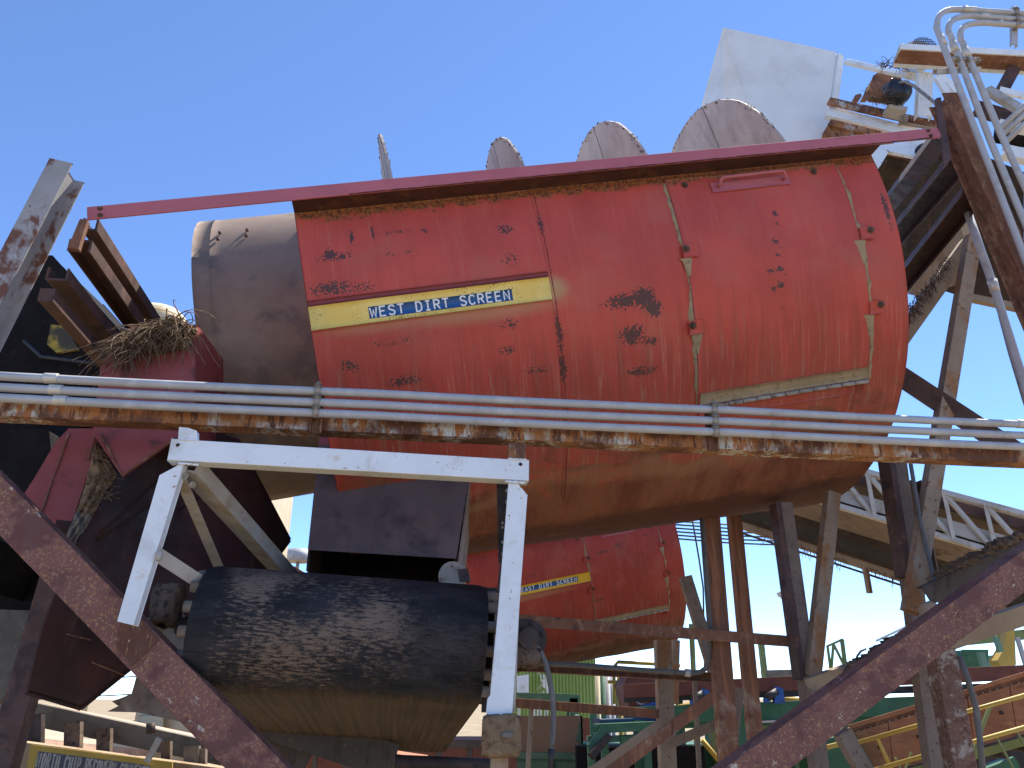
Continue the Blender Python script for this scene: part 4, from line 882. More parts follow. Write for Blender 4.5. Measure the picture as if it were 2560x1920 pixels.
# ------------------------------------------------------------------ upper right: white feed hopper, feed conveyor head, motor
hbx = at(1900, 340, 9.6)
WB = thing('feed_hopper', 'big white sheet metal hopper against the sky above the red rail', 'hopper', (hbx.x, hbx.y, hbx.z - 1))
Yh = 9.6
A_, B_, C_, D_ = at(1808, 69, Yh), at(2092, 131, Yh), at(2052, 420, Yh), at(1886, 300, Yh)
E_ = at(1735, 330, Yh + 1.3); D2 = at(1905, 420, Yh - .05)
part('front_sheet', plate([A_, B_, C_, D2, D_], V((0, .02, 0))), m_whiteclean, WB, .004)
part('left_sheet', plate([A_, D_, D2, at(1800, 430, Yh + .3), E_], V((.01, .02, 0))), m_whiteclean, WB, .004)
part('back_sheet', plate([A_ + V((.05, 1.3, -.05)), B_ + V((0, 1.3, -.05)), C_ + V((0, 1.3, 0)), E_ + V((.3, 1.0, -.3))], V((0, .02, 0))), m_white, WB)
part('right_sheet', plate([B_, C_, C_ + V((0, 1.3, 0)), B_ + V((0, 1.3, -.05))], V((-.02, 0, 0))), m_white, WB)
part('corner_channel', bm_(at(2104, 137, Yh - .03), at(2078, 345, Yh - .03), .10, .08, 'chan', hint=V((.35, -.93, 0))), m_white, WB, .003)
part('lower_seam', bm_(at(1925, 300, Yh - .006), at(2060, 336, Yh - .006), .008, .006), m_lightgrey, WB)
FC0 = at(2280, 330, 9.2)
FCN = thing('feed_conveyor', 'white framed feed conveyor head with rusty plates at the upper right', 'conveyor', (FC0.x, FC0.y, FC0.z - 2))
def fb(name, x0, y0, x1, y1, Y0, Y1, wd, dp, kd, mat, hint=None, lab=None): return part(name, bm_(at(x0, y0, Y0), at(x1, y1, Y1), wd, dp, kd, hint=hint or V((0, -1, 0))), mat, FCN, .003, label=lab)
fb('guard_bar', 2114, 150, 2298, 192, 9.4, 9.0, .085, .06, 'angle', m_white)
fb('side_beam', 2070, 276, 2370, 352, 9.3, 8.9, .19, .10, 'chan', m_white, lab='white side beam of the feed conveyor')
fb('side_beam', 2062, 325, 2300, 385, 9.35, 9.0, .16, .10, 'chan', m_rustpaint)
fb('rust_strip', 2072, 250, 2352, 312, 9.22, 8.85, .13, .05, 'angle', m_rustpaint, lab='rusty strip on the side beam')
fb('rust_strip', 2074, 304, 2200, 335, 9.3, 9.1, .12, .05, 'angle', m_rustpaint)
fb('rust_strip', 2250, 300, 2352, 318, 9.0, 8.85, .10, .04, 'box', m_orangepost)
part('bolt', bolt(MB(), at(2260, 298, 8.92), V((0, -1, 0)), .035, .03), m_palebolt, FCN)
fb('post', 2316, 180, 2312, 290, 8.8, 8.8, .20, .12, 'chan', m_white, lab='short white post beside the motor')
fb('post', 2268, 140, 2282, 180, 8.9, 8.9, .14, .1, 'box', m_white)
fb('brace', 2245, 160, 2262, 110, 8.9, 8.9, .05, .05, 'box', m_white)
fb('deck_beam', 2250, 115, 2640, 136, 8.5, 8.2, .10, .35, 'chan', m_white, lab='white deck beam with dark underside')
part('deck_plate', plate([at(2252, 124, 8.52), at(2640, 146, 8.22), at(2640, 146, 8.22) + V((0, .22, -.02)), at(2252, 124, 8.52) + V((0, .22, -.02))], UPZ * -.02), m_rustface, FCN)
fb('under_beam', 2262, 150, 2640, 170, 8.9, 8.6, .12, .1, 'chan', m_purple)
fb('strut', 2540, 165, 2506, 228, 8.4, 8.4, .16, .1, 'chan', m_purple)
fb('strut', 2345, 190, 2372, 232, 8.3, 8.3, .09, .06, 'box', m_white)
fb('strut', 2352, 182, 2420, 255, 8.5, 8.5, .10, .06, 'angle', m_white)
fb('strut', 2470, 218, 2640, 320, 8.2, 7.9, .13, .08, 'angle', m_white_in)
fb('strut', 2500, 222, 2640, 255, 8.3, 8.2, .10, .05, 'angle', m_white)
fb('side_beam', 2500, 305, 2640, 330, 8.4, 8.3, .12, .1, 'chan', m_white)
fb('side_beam', 2510, 372, 2640, 400, 8.3, 8.2, .18, .12, 'chan', m_white)
fb('dark_skirt', 2490, 330, 2640, 352, 8.6, 8.5, .25, .08, 'box', m_black)
fb('dark_skirt', 2440, 265, 2560, 300, 8.8, 8.7, .25, .08, 'box', m_purple)
# the conveyor runs down behind the screen, its dark belt underside visible
part('belt_underside', plate([at(2185, 372, 9.2), at(2350, 345, 8.9), at(2560, 430, 8.6), at(2560, 760, 10.2), at(2400, 740, 10.6), at(2240, 690, 10.8), at(2200, 520, 10.2)], V((.1, .3, .25))), m_iron, FCN, label='dark underside of the feed conveyor')
part('tail_plate', plate([at(2176, 366, 9.1), at(2352, 345, 8.7), at(2350, 362, 8.7), at(2295, 392, 8.8), at(2222, 378, 8.95), at(2200, 415, 9.0)], V((0, .06, 0))), m_white, FCN, .003, label='folded white end plate')
part('roller', MB().tube([at(2308, 372, 8.6), at(2330, 420, 8.9)], .11, 18), m_rubber, FCN)
part('underside_board', plate([at(2400, 560, 8.4), at(2425, 540, 8.4), at(2440, 700, 8.6), at(2290, 740, 9.2), at(2265, 705, 9.2)], V((.05, .3, .2))), m_tan, FCN)
fb('lower_chord', 2400, 735, 2640, 785, 9.4, 9.0, .10, .08, 'box', m_tan)
part('rust_guard', plate([at(x, y, 9.3) for x, y in ((2176, 214), (2184, 190), (2196, 182), (2245, 186), (2256, 205), (2246, 232), (2190, 225))], V((0, .25, 0))), m_rustface, FCN, .01, label='torn orange rust guard')
for (x, y) in ((2142, 244), (2166, 238), (2190, 236)):
    part('roller_bracket', plate([at(x - 10, y + 8, 9.15), at(x - 4, y - 6, 9.15), at(x + 9, y - 10, 9.15), at(x + 12, y - 4, 9.15), at(x + 2, y + 8, 9.15)], V((0, .08, 0))), m_rustface, FCN, .004)
mo = at(2240, 232, 8.75)
MT = thing('motor', 'motor wrapped in black plastic sheet beside the short white post', 'motor', mo)
part('wrapped_body', lump(mo, .165, .16, .165, HX, N, UPZ, 14, 22, .10, 51), m_plastic, MT)
part('base', bm_(at(2222, 262, 8.8), at(2268, 272, 8.8), .08, .2, 'box'), m_white_in, MT, .004)
cb = [at(2246, 208, 8.6), at(2262, 204, 8.55), at(2285, 215, 8.5), at(2310, 235, 8.4), at(2335, 255, 8.2), at(2345, 270, 8.0)]
solo('cable', MB().tube(cb, .022, 10), m_palebolt, 'grey cable running from the wrapped motor to the right post', 'cable')
fg = at(2310, 100, 9.0)
FG = thing('fan_guard', 'domed grey mesh guard behind the conduits at the upper right', 'guard', fg)
mb = MB(); cgr = at(2308, 118, 9.0)
mb.tube([cgr - V((0, -.1, 0)), cgr + V((0, .25, 0))], .24, 28); part('housing', mb, m_lightgrey, FG)
mb = MB()
for i in range(-5, 6):
    hgt = math.sqrt(max(0, .19 ** 2 - (i * .034) ** 2)); mb.tube([cgr + V((-hgt + .02, -.012, i * .034)), cgr + V((hgt + .02, -.012, i * .034))], .006, 4)
    mb.tube([cgr + V((i * .034 + .02, -.012, -hgt)), cgr + V((i * .034 + .02, -.012, hgt))], .004, 4)
part('mesh', mb, m_iron, FG, kind='stuff')
seeds = [(at(lerp(2175, 2215, rd.random()), 246 + rd.uniform(-6, 8), 8.8), (rd.uniform(-.8, .8), -.5, rd.uniform(-.6, .4)), rd.choice((1, 1, 2))) for _ in range(90)]
seeds += [(at(lerp(2195, 2262, rd.random()), 165 + rd.uniform(-6, 8), 8.9), (rd.uniform(-.8, .8), -.5, rd.uniform(-.4, .8)), 1) for _ in range(60)]
seeds += [(at(2205, 195, 8.8), (-.3, -.1, .5), 2.2), (at(2243, 170, 8.7), (.1, -.3, -1), 2.5), (at(2243, 170, 8.7), (-.6, -.3, -1), 2.5), (at(2215, 400, 8.9), (.3, -.1, -1), 1.2), (at(2218, 375, 8.9), (-.3, -.1, -1), 1.0)]
strands('snagged_roots', seeds, 'dried roots snagged on the feed conveyor beside the motor', m_root, .08, .2, .003, .007, 1.0, .7, 15)
P3 = [(2500, 322, 2640, 190), (2506, 338, 2640, 212), (2512, 356, 2640, 236)]
for i, (x0, y0, x1, y1) in enumerate(P3):
    solo('conduit', MB().tube([at(x0, y0, 7.0), at(x1, y1, 7.0)], .034, 12), m_galv, ('upper', 'middle', 'lower')[i] + ' of three sloping grey conduits at the right edge behind the post', 'conduit', group='sloping conduits at the right edge')

# ------------------------------------------------------------------ right: legs and braces behind the trestle
def leg(name, label, cat, x0, y0, Y0, x1, y1, Y1, wd, dp, kd, mat, hint=None, ext=True, group=None):
    a, b = at(x0, y0, Y0), at(x1, y1, Y1)
    if ext: b = a + (b - a) * (a.z / (a.z - b.z))
    return solo(name, bm_(a, b, wd, dp, kd, hint=hint), mat, label, cat, .004, group)
leg('steel_column', 'tan leg with orange rust leaning left beside the conduits at right', 'leg', 2440, 590, 7.3, 2286, 1530, 7.3, .15, .11, 'box', m_orangepost, ext=False)
leg('steel_column', 'dark and pink grey double leg beside the orange rusted leg', 'leg', 2244, 1120, 7.6, 2298, 1530, 7.6, .17, .12, 'chan', m_greypost)
leg('steel_column', 'dark maroon edge leg left of the pink grey leg', 'leg', 2226, 1120, 7.5, 2276, 1440, 7.5, .065, .2, 'box', m_purple, ext=False)
leg('steel_column', 'slim ribbed leg behind the orange rusted leg', 'leg', 2292, 1200, 7.9, 2342, 1470, 7.9, .11, .08, 'open', m_greypost, ext=False)
leg('steel_column', 'streaked brown leg with a grey conduit on its left side', 'leg', 1778, 1270, 8.4, 1830, 1920, 8.4, .19, .13, 'chan', m_rustpost)
leg('steel_column', 'narrower red brown leg right of the streaked brown leg', 'leg', 1838, 1265, 9.2, 1897, 1880, 9.2, .145, .13, 'chan', m_rustpost)
leg('steel_column', 'grey brown leg of the V pair, leaning right', 'leg', 1966, 1255, 7.9, 2056, 1915, 7.9, .135, .15, 'chan', m_greypost)
leg('steel_column', 'dark face of the V pair left leg', 'leg', 1946, 1255, 7.86, 2008, 1700, 7.86, .06, .16, 'box', m_purple, ext=False)
leg('steel_column', 'tan brown leg of the V pair, leaning left', 'leg', 2088, 1230, 7.8, 2038, 1690, 7.8, .135, .11, 'box', m_orangepost, ext=False)
leg('steel_column', 'tan orange leg below the east dirt screen', 'leg', 1660, 1600, 9.6, 1673, 1920, 9.6, .185, .12, 'box', m_orangepost)
leg('steel_column', 'thin tan leg just right of the tan orange leg', 'leg', 1692, 1600, 10.4, 1688, 1760, 10.4, .09, .1, 'box', m_orangepost, ext=False)
leg('steel_column', 'scuffed brown leg at the lower right below the diagonal', 'leg', 2362, 1620, 6.6, 2416, 1920, 6.6, .19, .14, 'chan', m_scuff)
leg('steel_column', 'brown angle standing behind the streaked brown leg', 'leg', 1850, 1720, 8.9, 1836, 1840, 8.9, .10, .08, 'angle', m_greypost)
leg('knee_brace', 'dark grey brace leaning beside the east screen hood', 'brace', 1716, 1440, 10.5, 1790, 1680, 10.5, .16, .1, 'chan', m_greypost, ext=False)
leg('root_brace', 'tan brace hung with dead roots right of the west hood', 'brace', 2240, 868, 7.7, 2432, 598, 7.5, .17, .16, 'box', m_tan, ext=False, hint=V((-.5, -.6, -.62)))
seeds = []
for _ in range(420):
    t = rd.random() ** 1.2; p = at(lerp(2262, 2372, t) + rd.uniform(-8, 8), lerp(800, 655, t) + rd.uniform(-22, 16), lerp(7.55, 7.4, t) - .1); seeds.append((p, (rd.uniform(-.6, .3), -.5, -.6), 1))
strands('brace_roots', seeds, 'fringe of dead roots clinging to the tan brace', m_dirtrim, .05, .13, .0025, .006, .8, 1.3, 31, 5)
leg('bearer_beam', 'dark brown beam sloping down right behind the conduits', 'beam', 2230, 925, 7.4, 2540, 1130, 7.2, .20, .14, 'chan', m_purple, ext=False, hint=V((0, -.8, -.6)))
leg('dirt_beam', 'grey channel beam topped with dirt above the right diagonal', 'beam', 2318, 1490, 7.0, 2640, 1335, 6.8, .165, .12, 'chan', m_dkbeam, ext=False)
leg('shelf_beam', 'long tan shelf beam rising to the right behind the right diagonal', 'beam', 2020, 1722, 7.6, 2640, 1512, 6.9, .16, .16, 'chan', m_tan, ext=False)
def ridge(a, b, n, r0, r1, seed, flat=.5):
    rdd = random.Random(seed); mb = MB()
    for i in range(n):
        t = rdd.random(); rr = rdd.uniform(r0, r1) * (.4 + math.sin(math.pi * min(1, t * 1.1)) * .8); p = a.lerp(b, t) + V((rdd.uniform(-.03, .03), rdd.uniform(-.05, .05), rdd.uniform(-.3, .5) * rr))
        q = lump(p, rr * rdd.uniform(.8, 1.8), rr, rr * rdd.uniform(.5, .9), HX, N, UPZ, 5, 8, .35, seed * 100 + i); mb.add(q.v, q.f, True)
    return mb
def heap(name, mb, label):
    o = part(name, mb, m_dirtrim); o['kind'] = 'stuff'; o['label'] = label; o['category'] = 'dirt'; return o
heap('dirt_ridge', ridge(at(2110, 1684, 7.4), at(2345, 1556, 7.2), 170, .018, .06, 61), 'ridge of dark dirt lying on the tan shelf beam')
heap('dirt_ridge', ridge(at(2322, 1448, 6.95), at(2640, 1292, 6.75), 150, .012, .034, 62), 'thin dirt ridge on the dark channel beam at right')
seeds = [(at(lerp(2340, 2560, t), lerp(1432, 1318, t) + rd.uniform(-4, 8), 6.8), (rd.uniform(-.8, .8), -.4, rd.uniform(-.4, .6)), 1) for t in [rd.random() for _ in range(150)]]
seeds += [(at(lerp(2150, 2330, t), lerp(1655, 1560, t) + rd.uniform(-4, 6), 7.25), (rd.uniform(-.8, .8), -.4, rd.uniform(0, .9)), .5) for t in [rd.random() for _ in range(160)]]
strands('beam_roots', seeds, 'short dead roots in the dirt on the right hand beams', m_dirtrim, .05, .12, .002, .005, 1.0, .6, 35, 5)
solo('mud_block', lump(at(2325, 1535, 6.95), .075, .07, .10, HX, N, UPZ, 10, 16, .08, 71), m_tan, 'tan mud block where the legs meet above the right diagonal', 'dirt')
solo('cable', MB().tube([at(2270, 1120, 7.3), at(2300, 1300, 7.3), at(2330, 1430, 7.2), at(2352, 1510, 7.1), at(2372, 1560, 7.0)], .02, 8), m_hose, 'dark cable running down the pink grey leg', 'cable')
solo('cable', MB().tube([at(2398, 1640, 6.3), at(2420, 1700, 6.3), at(2440, 1770, 6.3), at(2450, 1850, 6.3), at(2458, 1940, 6.3)], .022, 10), m_hose, 'thick grey cable beside the scuffed brown leg', 'cable')
solo('gusset_leg', plate([at(x, y, 7.5) for x, y in ((2026, 1722), (2065, 1740), (2050, 1765), (2036, 1790))], V((0, .04, 0))), m_greypost, 'small gusset under the V pair foot', 'gusset')
leg('steel_column', 'pale grey stub leg with dark stains below the right diagonal', 'leg', 2112, 1830, 6.9, 2166, 1925, 6.9, .13, .1, 'box', m_greypost)
# cross members in front of the east screen
leg('tie_beam', 'rusty angle beam crossing in front of the east dirt screen', 'beam', 1296, 1550, 8.0, 2006, 1606, 8.3, .11, .10, 'angle', m_rustface, ext=False, hint=V((.1, -.9, -.1)))
leg('tie_beam', 'rusty beam carrying a conduit below the east dirt screen', 'beam', 1296, 1665, 8.6, 1790, 1694, 8.8, .10, .1, 'open', m_rustpost, ext=False)
pc_ = [at(1290, 1655, 8.45), at(1460, 1664, 8.5), at(1600, 1675, 8.55), at(1728, 1683, 8.6), at(1752, 1680, 8.6), at(1768, 1668, 8.55), at(1774, 1648, 8.5), at(1774, 1570, 8.35), at(1753, 1270, 8.3)]
cq = thing('conduit', 'conduit running along the lower tie beam then bending up the streaked leg', 'conduit', at(1774, 1650, 8.5))
part('pipe', MB().tube(pc_, .027, 12), m_hose, cq)
part('coupling', MB().tube([at(1712, 1681, 8.6), at(1726, 1683, 8.6)], .04, 12), m_coup, cq); part('coupling', MB().tube([at(1774, 1600, 8.4), at(1772, 1575, 8.37)], .04, 12), m_coup, cq)
leg('tie_beam', 'lowest rusty beam above the tan tank', 'beam', 1285, 1757, 9.3, 1650, 1785, 9.6, .10, .08, 'angle', m_rustpost, ext=False)
leg('tie_beam', 'pale tan brace rising to the tan orange leg', 'brace', 1480, 1930, 8.8, 1655, 1806, 9.3, .10, .06, 'angle', m_tan, ext=False)
leg('tie_beam', 'scuffed pink brown brace rising to the streaked leg', 'brace', 1515, 1940, 8.0, 1796, 1734, 8.3, .115, .08, 'angle', m_rustpost, ext=False)
leg('tie_beam', 'short grey tan channel between the two tan and brown legs', 'beam', 1668, 1862, 9.0, 1792, 1812, 8.6, .10, .1, 'angle', m_greypost, ext=False)
leg('steel_column', 'slim rod leg between the tan orange and streaked legs', 'leg', 1738, 1700, 10.0, 1750, 1920, 10.0, .05, .05, 'box', m_greypost)
for i, x in enumerate((1310, 1326, 1423)): pass
leg('hanger_rod', 'thin tan post standing before the tan tank', 'post', 1330, 1765, 9.4, 1320, 1920, 9.4, .045, .04, 'box', m_orangepost)
mb = MB().tube([at(1726, 1270, 11), at(1748, 1400, 11), at(1758, 1470, 11), at(1762, 1690, 11)], .012, 6); solo('cable', mb, m_wire, 'thin rope hanging left of the grey conduit on the streaked leg', 'cable')
leg('lamp_pole', 'slim olive light pole far behind the brown legs', 'pole', 1905, 1606, 26, 1918, 1720, 26, .16, .16, 'box', m_olive)
leg('lamp_pole', 'thin yellow green pole just right of the east hood', 'pole', 1730, 1560, 18, 1736, 1690, 18, .09, .09, 'box', m_olive)
lp = at(1958, 1487, 14)
LM = thing('yard_lamp', 'small white floodlight hung beside the dark leg against the sky', 'lamp', lp)
part('housing', MB().prism([lp + V(p) for p in ((-.085, -.06, .04), (.10, -.06, .06), (.10, -.06, -.02), (-.06, -.06, -.02))], V((0, .14, 0))), m_lamp, LM, .008)
part('reflector', lump(lp + V((.02, 0, -.03)), .075, .06, .045, V((1, 0, 0)), V((0, 1, 0)), UPZ, 8, 14, .01, 1), m_lamp, LM)
part('lens', MB().tube([lp + V((-.04, -.062, .012)), lp + V((-.04, -.07, .012))], .02, 12), m_blue, LM)

# ------------------------------------------------------------------ white truss conveyor crossing behind at the right
L0, R0 = at(1800, 1176, 13.2), at(2640, 1423, 11.3)     # near bottom chord
TH = UPZ * .74; TD = (R0 - L0).normalized(); TBK = V((-TD.y, TD.x, 0)).normalized()
tbse = (L0 + R0) / 2
TC = thing('truss_conveyor', 'white truss conveyor sloping down to the right behind the legs', 'conveyor', (tbse.x, tbse.y, 0))
def tp(f, z=0, b=0): return L0 + (R0 - L0) * f + UPZ * z + TBK * b
m_whitedull = M('dull_white_truss', (.50, .49, .46), [((.34, .29, .22), 3, .52, .7), ((.25, .13, .06), 18, .62, .7)], .7, var=.08)
for (z, b, wd, mat) in ((0, 0, .085, m_whitedull), (.74, 0, .085, m_whitedull), (.74, 1.3, .085, m_whitedull)):
    part('chord', bm_(tp(0, z, b), tp(1, z, b), wd, .08, 'angle'), mat, TC, .003)
part('belt_frame', bm_(tp(0, .60, .15), tp(1, .60, .15), .16, .10, 'chan'), m_purple, TC, .003)
part('white_board', bm_(tp(0, .21, .10), tp(1, .21, .10), .22, .03, 'box'), m_whitedull, TC, .003)
part('dark_gap', bm_(tp(0, .06, .14), tp(1, .06, .14), .07, .02, 'box'), m_black, TC)  # black strip painted in for the shaded gap under the board
part('inner_plate', plate([tp(0, .72, .3), tp(1, .72, .3), tp(1, .30, 1.2), tp(0, .30, 1.2)], UPZ * .02), m_tan, TC)  # tan plate sloping across the inside of the truss
for i in range(9):
    f0 = .06 + i * .113
    part('vertical', bm_(tp(f0, 0), tp(f0, .74), .07, .06, 'angle'), m_whitedull, TC, .003)
    part('web_diagonal', bm_(tp(f0 - .110, .72, .01), tp(f0 - .004, .03, .01), .065, .05, 'angle'), m_whitedull, TC, .003)
drop = UPZ * -.62
for k, (z0, b0, z1, b1, mat) in enumerate(((-.04, .03, -.30, .55, m_greypost), (-.31, .56, -.42, .72, m_iron), (-.40, .74, -.60, .98, m_rubber), (-.61, 1.0, -.66, 1.04, m_iron))):
    part(('catch_pan', 'belt_edge', 'return_belt', 'belt_edge')[k], plate([tp(0, z0, b0), tp(1, z0, b0), tp(1, z1, b1), tp(0, z1, b1)], UPZ * .015), mat, TC)
part('chord', bm_(tp(0, -.70, 1.1), tp(1, -.70, 1.1), .14, .1, 'angle'), m_tan, TC, .003, label='tan lower chord on the far side')
part('pipe_line', MB().tube([tp(0, -.86, 1.2), tp(1, -.84, 1.2)], .02, 8), m_iron, TC)
for f0 in (.455, .62):
    part('drip_stub', bm_(tp(f0, -.72, 1.06), tp(f0, -1.18, 1.06), .09, .05, 'open'), m_tan, TC)
seeds = [(tp(rd.uniform(.1, .55), -.76 + rd.uniform(-.03, .03), 1.08), (rd.uniform(-.5, .5), 0, -1), 1) for _ in range(80)]
strands('truss_roots', seeds, 'thin dead roots hanging from the truss conveyor', m_root, .06, .26, .004, .008, .8, 1.2, 51, 5)
for sx, Yl in ((2225, 13.6), (1700, 14.2)):
    pass
for i in range(6):
    a, b = at(1640, 1300 + i * 8.5, 30), at(1985, 1316 + i * 9.6, 34)
    solo('power_line', MB().tube([a, a.lerp(b, .5) - UPZ * .06, b], .035, 5), m_wire, '%s of the six overhead wires left of the truss conveyor' % ('topmost', 'second from top', 'third from top', 'third from bottom', 'second from bottom', 'lowest')[i], 'wire', group='overhead wires')

# ------------------------------------------------------------------ behind: green shed, tank, conveyors, rails
gs = at(1400, 1790, 30)
GSH = thing('green_shed', 'lime green ribbed metal shed with peeling white patches below the east screen', 'shed', (gs.x, gs.y, 0))
X0, X1 = at(1240, 1700, 30).x, at(1490, 1700, 30).x; ztop = at(1400, 1640, 30).z; zb = at(1400, 1795, 30).z
nr = 30
for i in range(nr):
    xa, xb = lerp(X0, X1, i / nr), lerp(X0, X1, (i + 1) / nr); d = .045
    prf = [V((xa, 30, zb)), V((xa + .02, 30 - d, zb)), V((xb - .05, 30 - d, zb)), V((xb - .03, 30, zb)), V((xb, 30, zb)), V((xb, 30.03, zb)), V((xa, 30.03, zb))]
    part('siding_sheet', MB().prism(prf, UPZ * (ztop - zb)), m_lime, GSH)
part('side_wall', plate([V((X1, 30, 0)), V((X1, 36, 0)), V((X1, 36, ztop)), V((X1, 30, ztop))], V((-.05, 0, 0))), m_lime, GSH)
part('base_wall', plate([V((X0, 30.05, 0)), V((X1, 30.05, 0)), V((X1, 30.05, zb)), V((X0, 30.05, zb))], V((0, .1, 0))), m_redband, GSH)
solo('white_door_panel', plate([at(x, y, 29.5) for x, y in ((1292, 1690), (1322, 1686), (1322, 1732), (1292, 1735))], V((0, .1, 0))), m_white, 'pale door panel at the left end of the lime shed', 'panel')
def bgb(name, label, cat, x0, y0, x1, y1, Y0, Y1, wd, dp, kd, mat, hint=None): return solo(name, bm_(at(x0, y0, Y0), at(x1, y1, Y1), wd, dp, kd, hint=hint or V((0, -1, 0))), mat, label, cat, .004)
bgb('sage_beam', 'sage green beam across the front of the lime shed', 'beam', 1285, 1743, 1450, 1748, 22, 22, .24, .2, 'chan', m_sage)
bgb('sage_post', 'sage green post right of the tan tank', 'post', 1434, 1745, 1438, 1870, 22, 22, .22, .2, 'box', m_sage)
bgb('sage_post', 'dark green post with open slot left of the sage post', 'post', 1424, 1752, 1424, 1810, 22.4, 22.4, .14, .1, 'box', m_dkgreen)
bgb('sage_post', 'sage green post left of the stacked pipes', 'post', 1483, 1760, 1486, 1890, 21, 21, .16, .15, 'box', m_sage)
tkb = at(1372, 1880, 20)
TT = thing('tan_tank', 'tan and green rectangular tank with a green lip below the shed', 'tank', (tkb.x, tkb.y, 0))
kt = NT('tan_tank_side'); ct_ = kt.tc.outputs['Object']; sp_ = kt.n.new('ShaderNodeSeparateXYZ'); kt.L(ct_, sp_.inputs[0])
kt.finish(kt.mix(kt.rng(kt.math('ADD', kt.noise(ct_, 1.2, 5), kt.rng(sp_.outputs[0], -.4, 1.4, -.25, .3)), .55, .62), (.36, .22, .14), (.11, .20, .12)), .7)
zt0, zt1 = at(1370, 1880, 20).z, at(1370, 1790, 20).z
for i in range(2):
    xa, xb = at((1250, 1340)[i], 1800, 20).x, at((1339, 1456)[i], 1800, 20).x
    part('side_sheet', MB().prism([V((xa, 20, zt0)), V((xb, 20, zt0)), V((xb, 20.0, zt1)), V((xa, 20.0, zt1))], V((0, .05, 0))), kt.m, TT, .004)
xa, xb = at(1250, 1800, 20).x, at(1456, 1800, 20).x
part('end_sheet', plate([V((xb, 20, zt0)), V((xb, 22, zt0)), V((xb, 22, zt1)), V((xb, 20, zt1))], V((-.04, 0, 0))), m_sage, TT)
part('lip', bm_(V((xa, 19.9, zt0 - .06)), V((at(1530, 1890, 20).x, 19.9, zt0 - .10)), .14, .2, 'chan'), m_sage, TT, .004)
part('base', plate([V((xa, 19.98, 0)), V((at(1530, 1890, 20).x, 19.98, 0)), V((at(1530, 1890, 20).x, 19.98, zt0 - .1)), V((xa, 19.98, zt0 - .1))], V((0, .1, 0))), m_sage, TT)
part('stiffener', bm_(V((at(1384, 1880, 20).x, 19.94, 0)), V((at(1384, 1880, 20).x, 19.94, zt0 - .12)), .05, .06), m_green, TT)
# pipes and yellow rails in the middle distance
for i, (x, y0, y1, mat, lab) in enumerate(((1493, 1670, 1840, m_cream, 'cream'), (1518, 1675, 1820, m_galv, 'pale grey'), (1530, 1690, 1840, m_galv, 'grey'), (1546, 1668, 1760, m_yellow, 'yellow'), (1556, 1680, 1780, m_cream, 'dull cream'), (1505, 1680, 1770, m_dkgreen, 'dark green'))):
    a, b = at(x, y0, 23 + i * .2), at(x + 2, y1, 23 + i * .2)
    solo('upright_pipe', MB().tube([a, V((b.x, b.y, 0))], .07 if i != 5 else .1, 10), mat, lab + ' upright pipe in the row right of the lime shed', 'pipe', group='upright pipes by the shed')
mb_ = thing('hand_rail', 'yellow pipe railing behind the east dirt screen', 'railing', at(1600, 1660, 21))
part('rail', MB().tube([at(1535, 1668, 21), at(1545, 1655, 21), at(1640, 1660, 21), at(1700, 1664, 21)], .045, 8), m_yellow, mb_)
part('rail', MB().tube([at(1520, 1705, 21), at(1560, 1705, 21)], .04, 8), m_yellow, mb_); part('post', MB().tube([at(1535, 1668, 21), at(1536, 1760, 21)], .045, 8), m_yellow, mb_)
solo('dark_tree_mound', lump(at(1515, 1755, 40), 1.0, 1, .9, V((1, 0, 0)), V((0, 1, 0)), UPZ, 14, 24, .25, 91), m_dkgreen, 'dark rounded bush showing between the upright pipes', 'bush')
hpz = at(1650, 1770, 17)
HP = thing('brown_hopper', 'dark brown hopper side behind the tan orange leg', 'hopper', (hpz.x, hpz.y, 0))
part('side', plate([at(x, y, 17) for x, y in ((1560, 1712), (1572, 1690), (1760, 1690), (1760, 1745), (1640, 1755), (1575, 1772))], V((0, 1.5, 0))), m_redband, HP, .01)
part('wire', MB().tube([at(1572, 1710, 16.9), at(1578, 1745, 16.9), at(1600, 1760, 16.9), at(1640, 1762, 16.9)], .015, 6), m_galv, HP)
part('leg', bm_(at(1700, 1750, 17.5), V((at(1700, 1750, 17.5).x, 17.5, 0)), .12, .12), m_dkgreen, HP)
# green belt conveyor in the middle, with blue belt edge
GCB = at(1600, 1850, 15)
GC = thing('green_conveyor', 'dark green conveyor with blue edge behind the tan brace', 'conveyor', (GCB.x, GCB.y, 0))
part('blue_edge', bm_(at(1500, 1806, 15), at(1650, 1800, 15.4), .10, .3, 'box'), M('dull_blue_paint', (.03, .055, .12), [((.05, .06, .07), 6, .5, .7)], .7), GC, .01)
part('side_beam', bm_(at(1490, 1822, 14.8), at(1700, 1812, 15.2), .15, .2, 'chan'), m_green, GC, .004)
part('side_beam', bm_(at(1500, 1850, 14.9), at(1700, 1838, 15.3), .10, .2, 'chan'), m_dkgreen, GC, .004)
part('brace', bm_(at(1478, 1870, 14.7), at(1515, 1818, 14.8), .14, .1), m_dkgreen, GC, .004); part('brace', bm_(at(1480, 1890, 14.6), at(1525, 1838, 14.8), .12, .1), m_iron, GC, .004)
for x in (1478, 1512, 1560, 1618): part('leg', bm_(at(x, 1840, 15), V((at(x, 1840, 15).x, 15, 0)), .12, .1), m_green, GC)
part('dark_floor', plate([at(1440, 1865, 16.5), at(1760, 1865, 16.5), V((at(1760, 1865, 16.5).x, 16.5, 0)), V((at(1440, 1865, 16.5).x, 16.5, 0))], V((0, .3, 0))), m_black, GC)
for y in (1868, 1880, 1893): part('tread', bm_(at(1505, y, 16.3), at(1600, y - 1, 16.3), .03, .1), m_iron, GC)
bgb('blue_idler', 'dark blue idler frame above the green conveyor', 'idler', 1590, 1778, 1660, 1758, 15.5, 15.5, .14, .2, 'chan', m_blue)
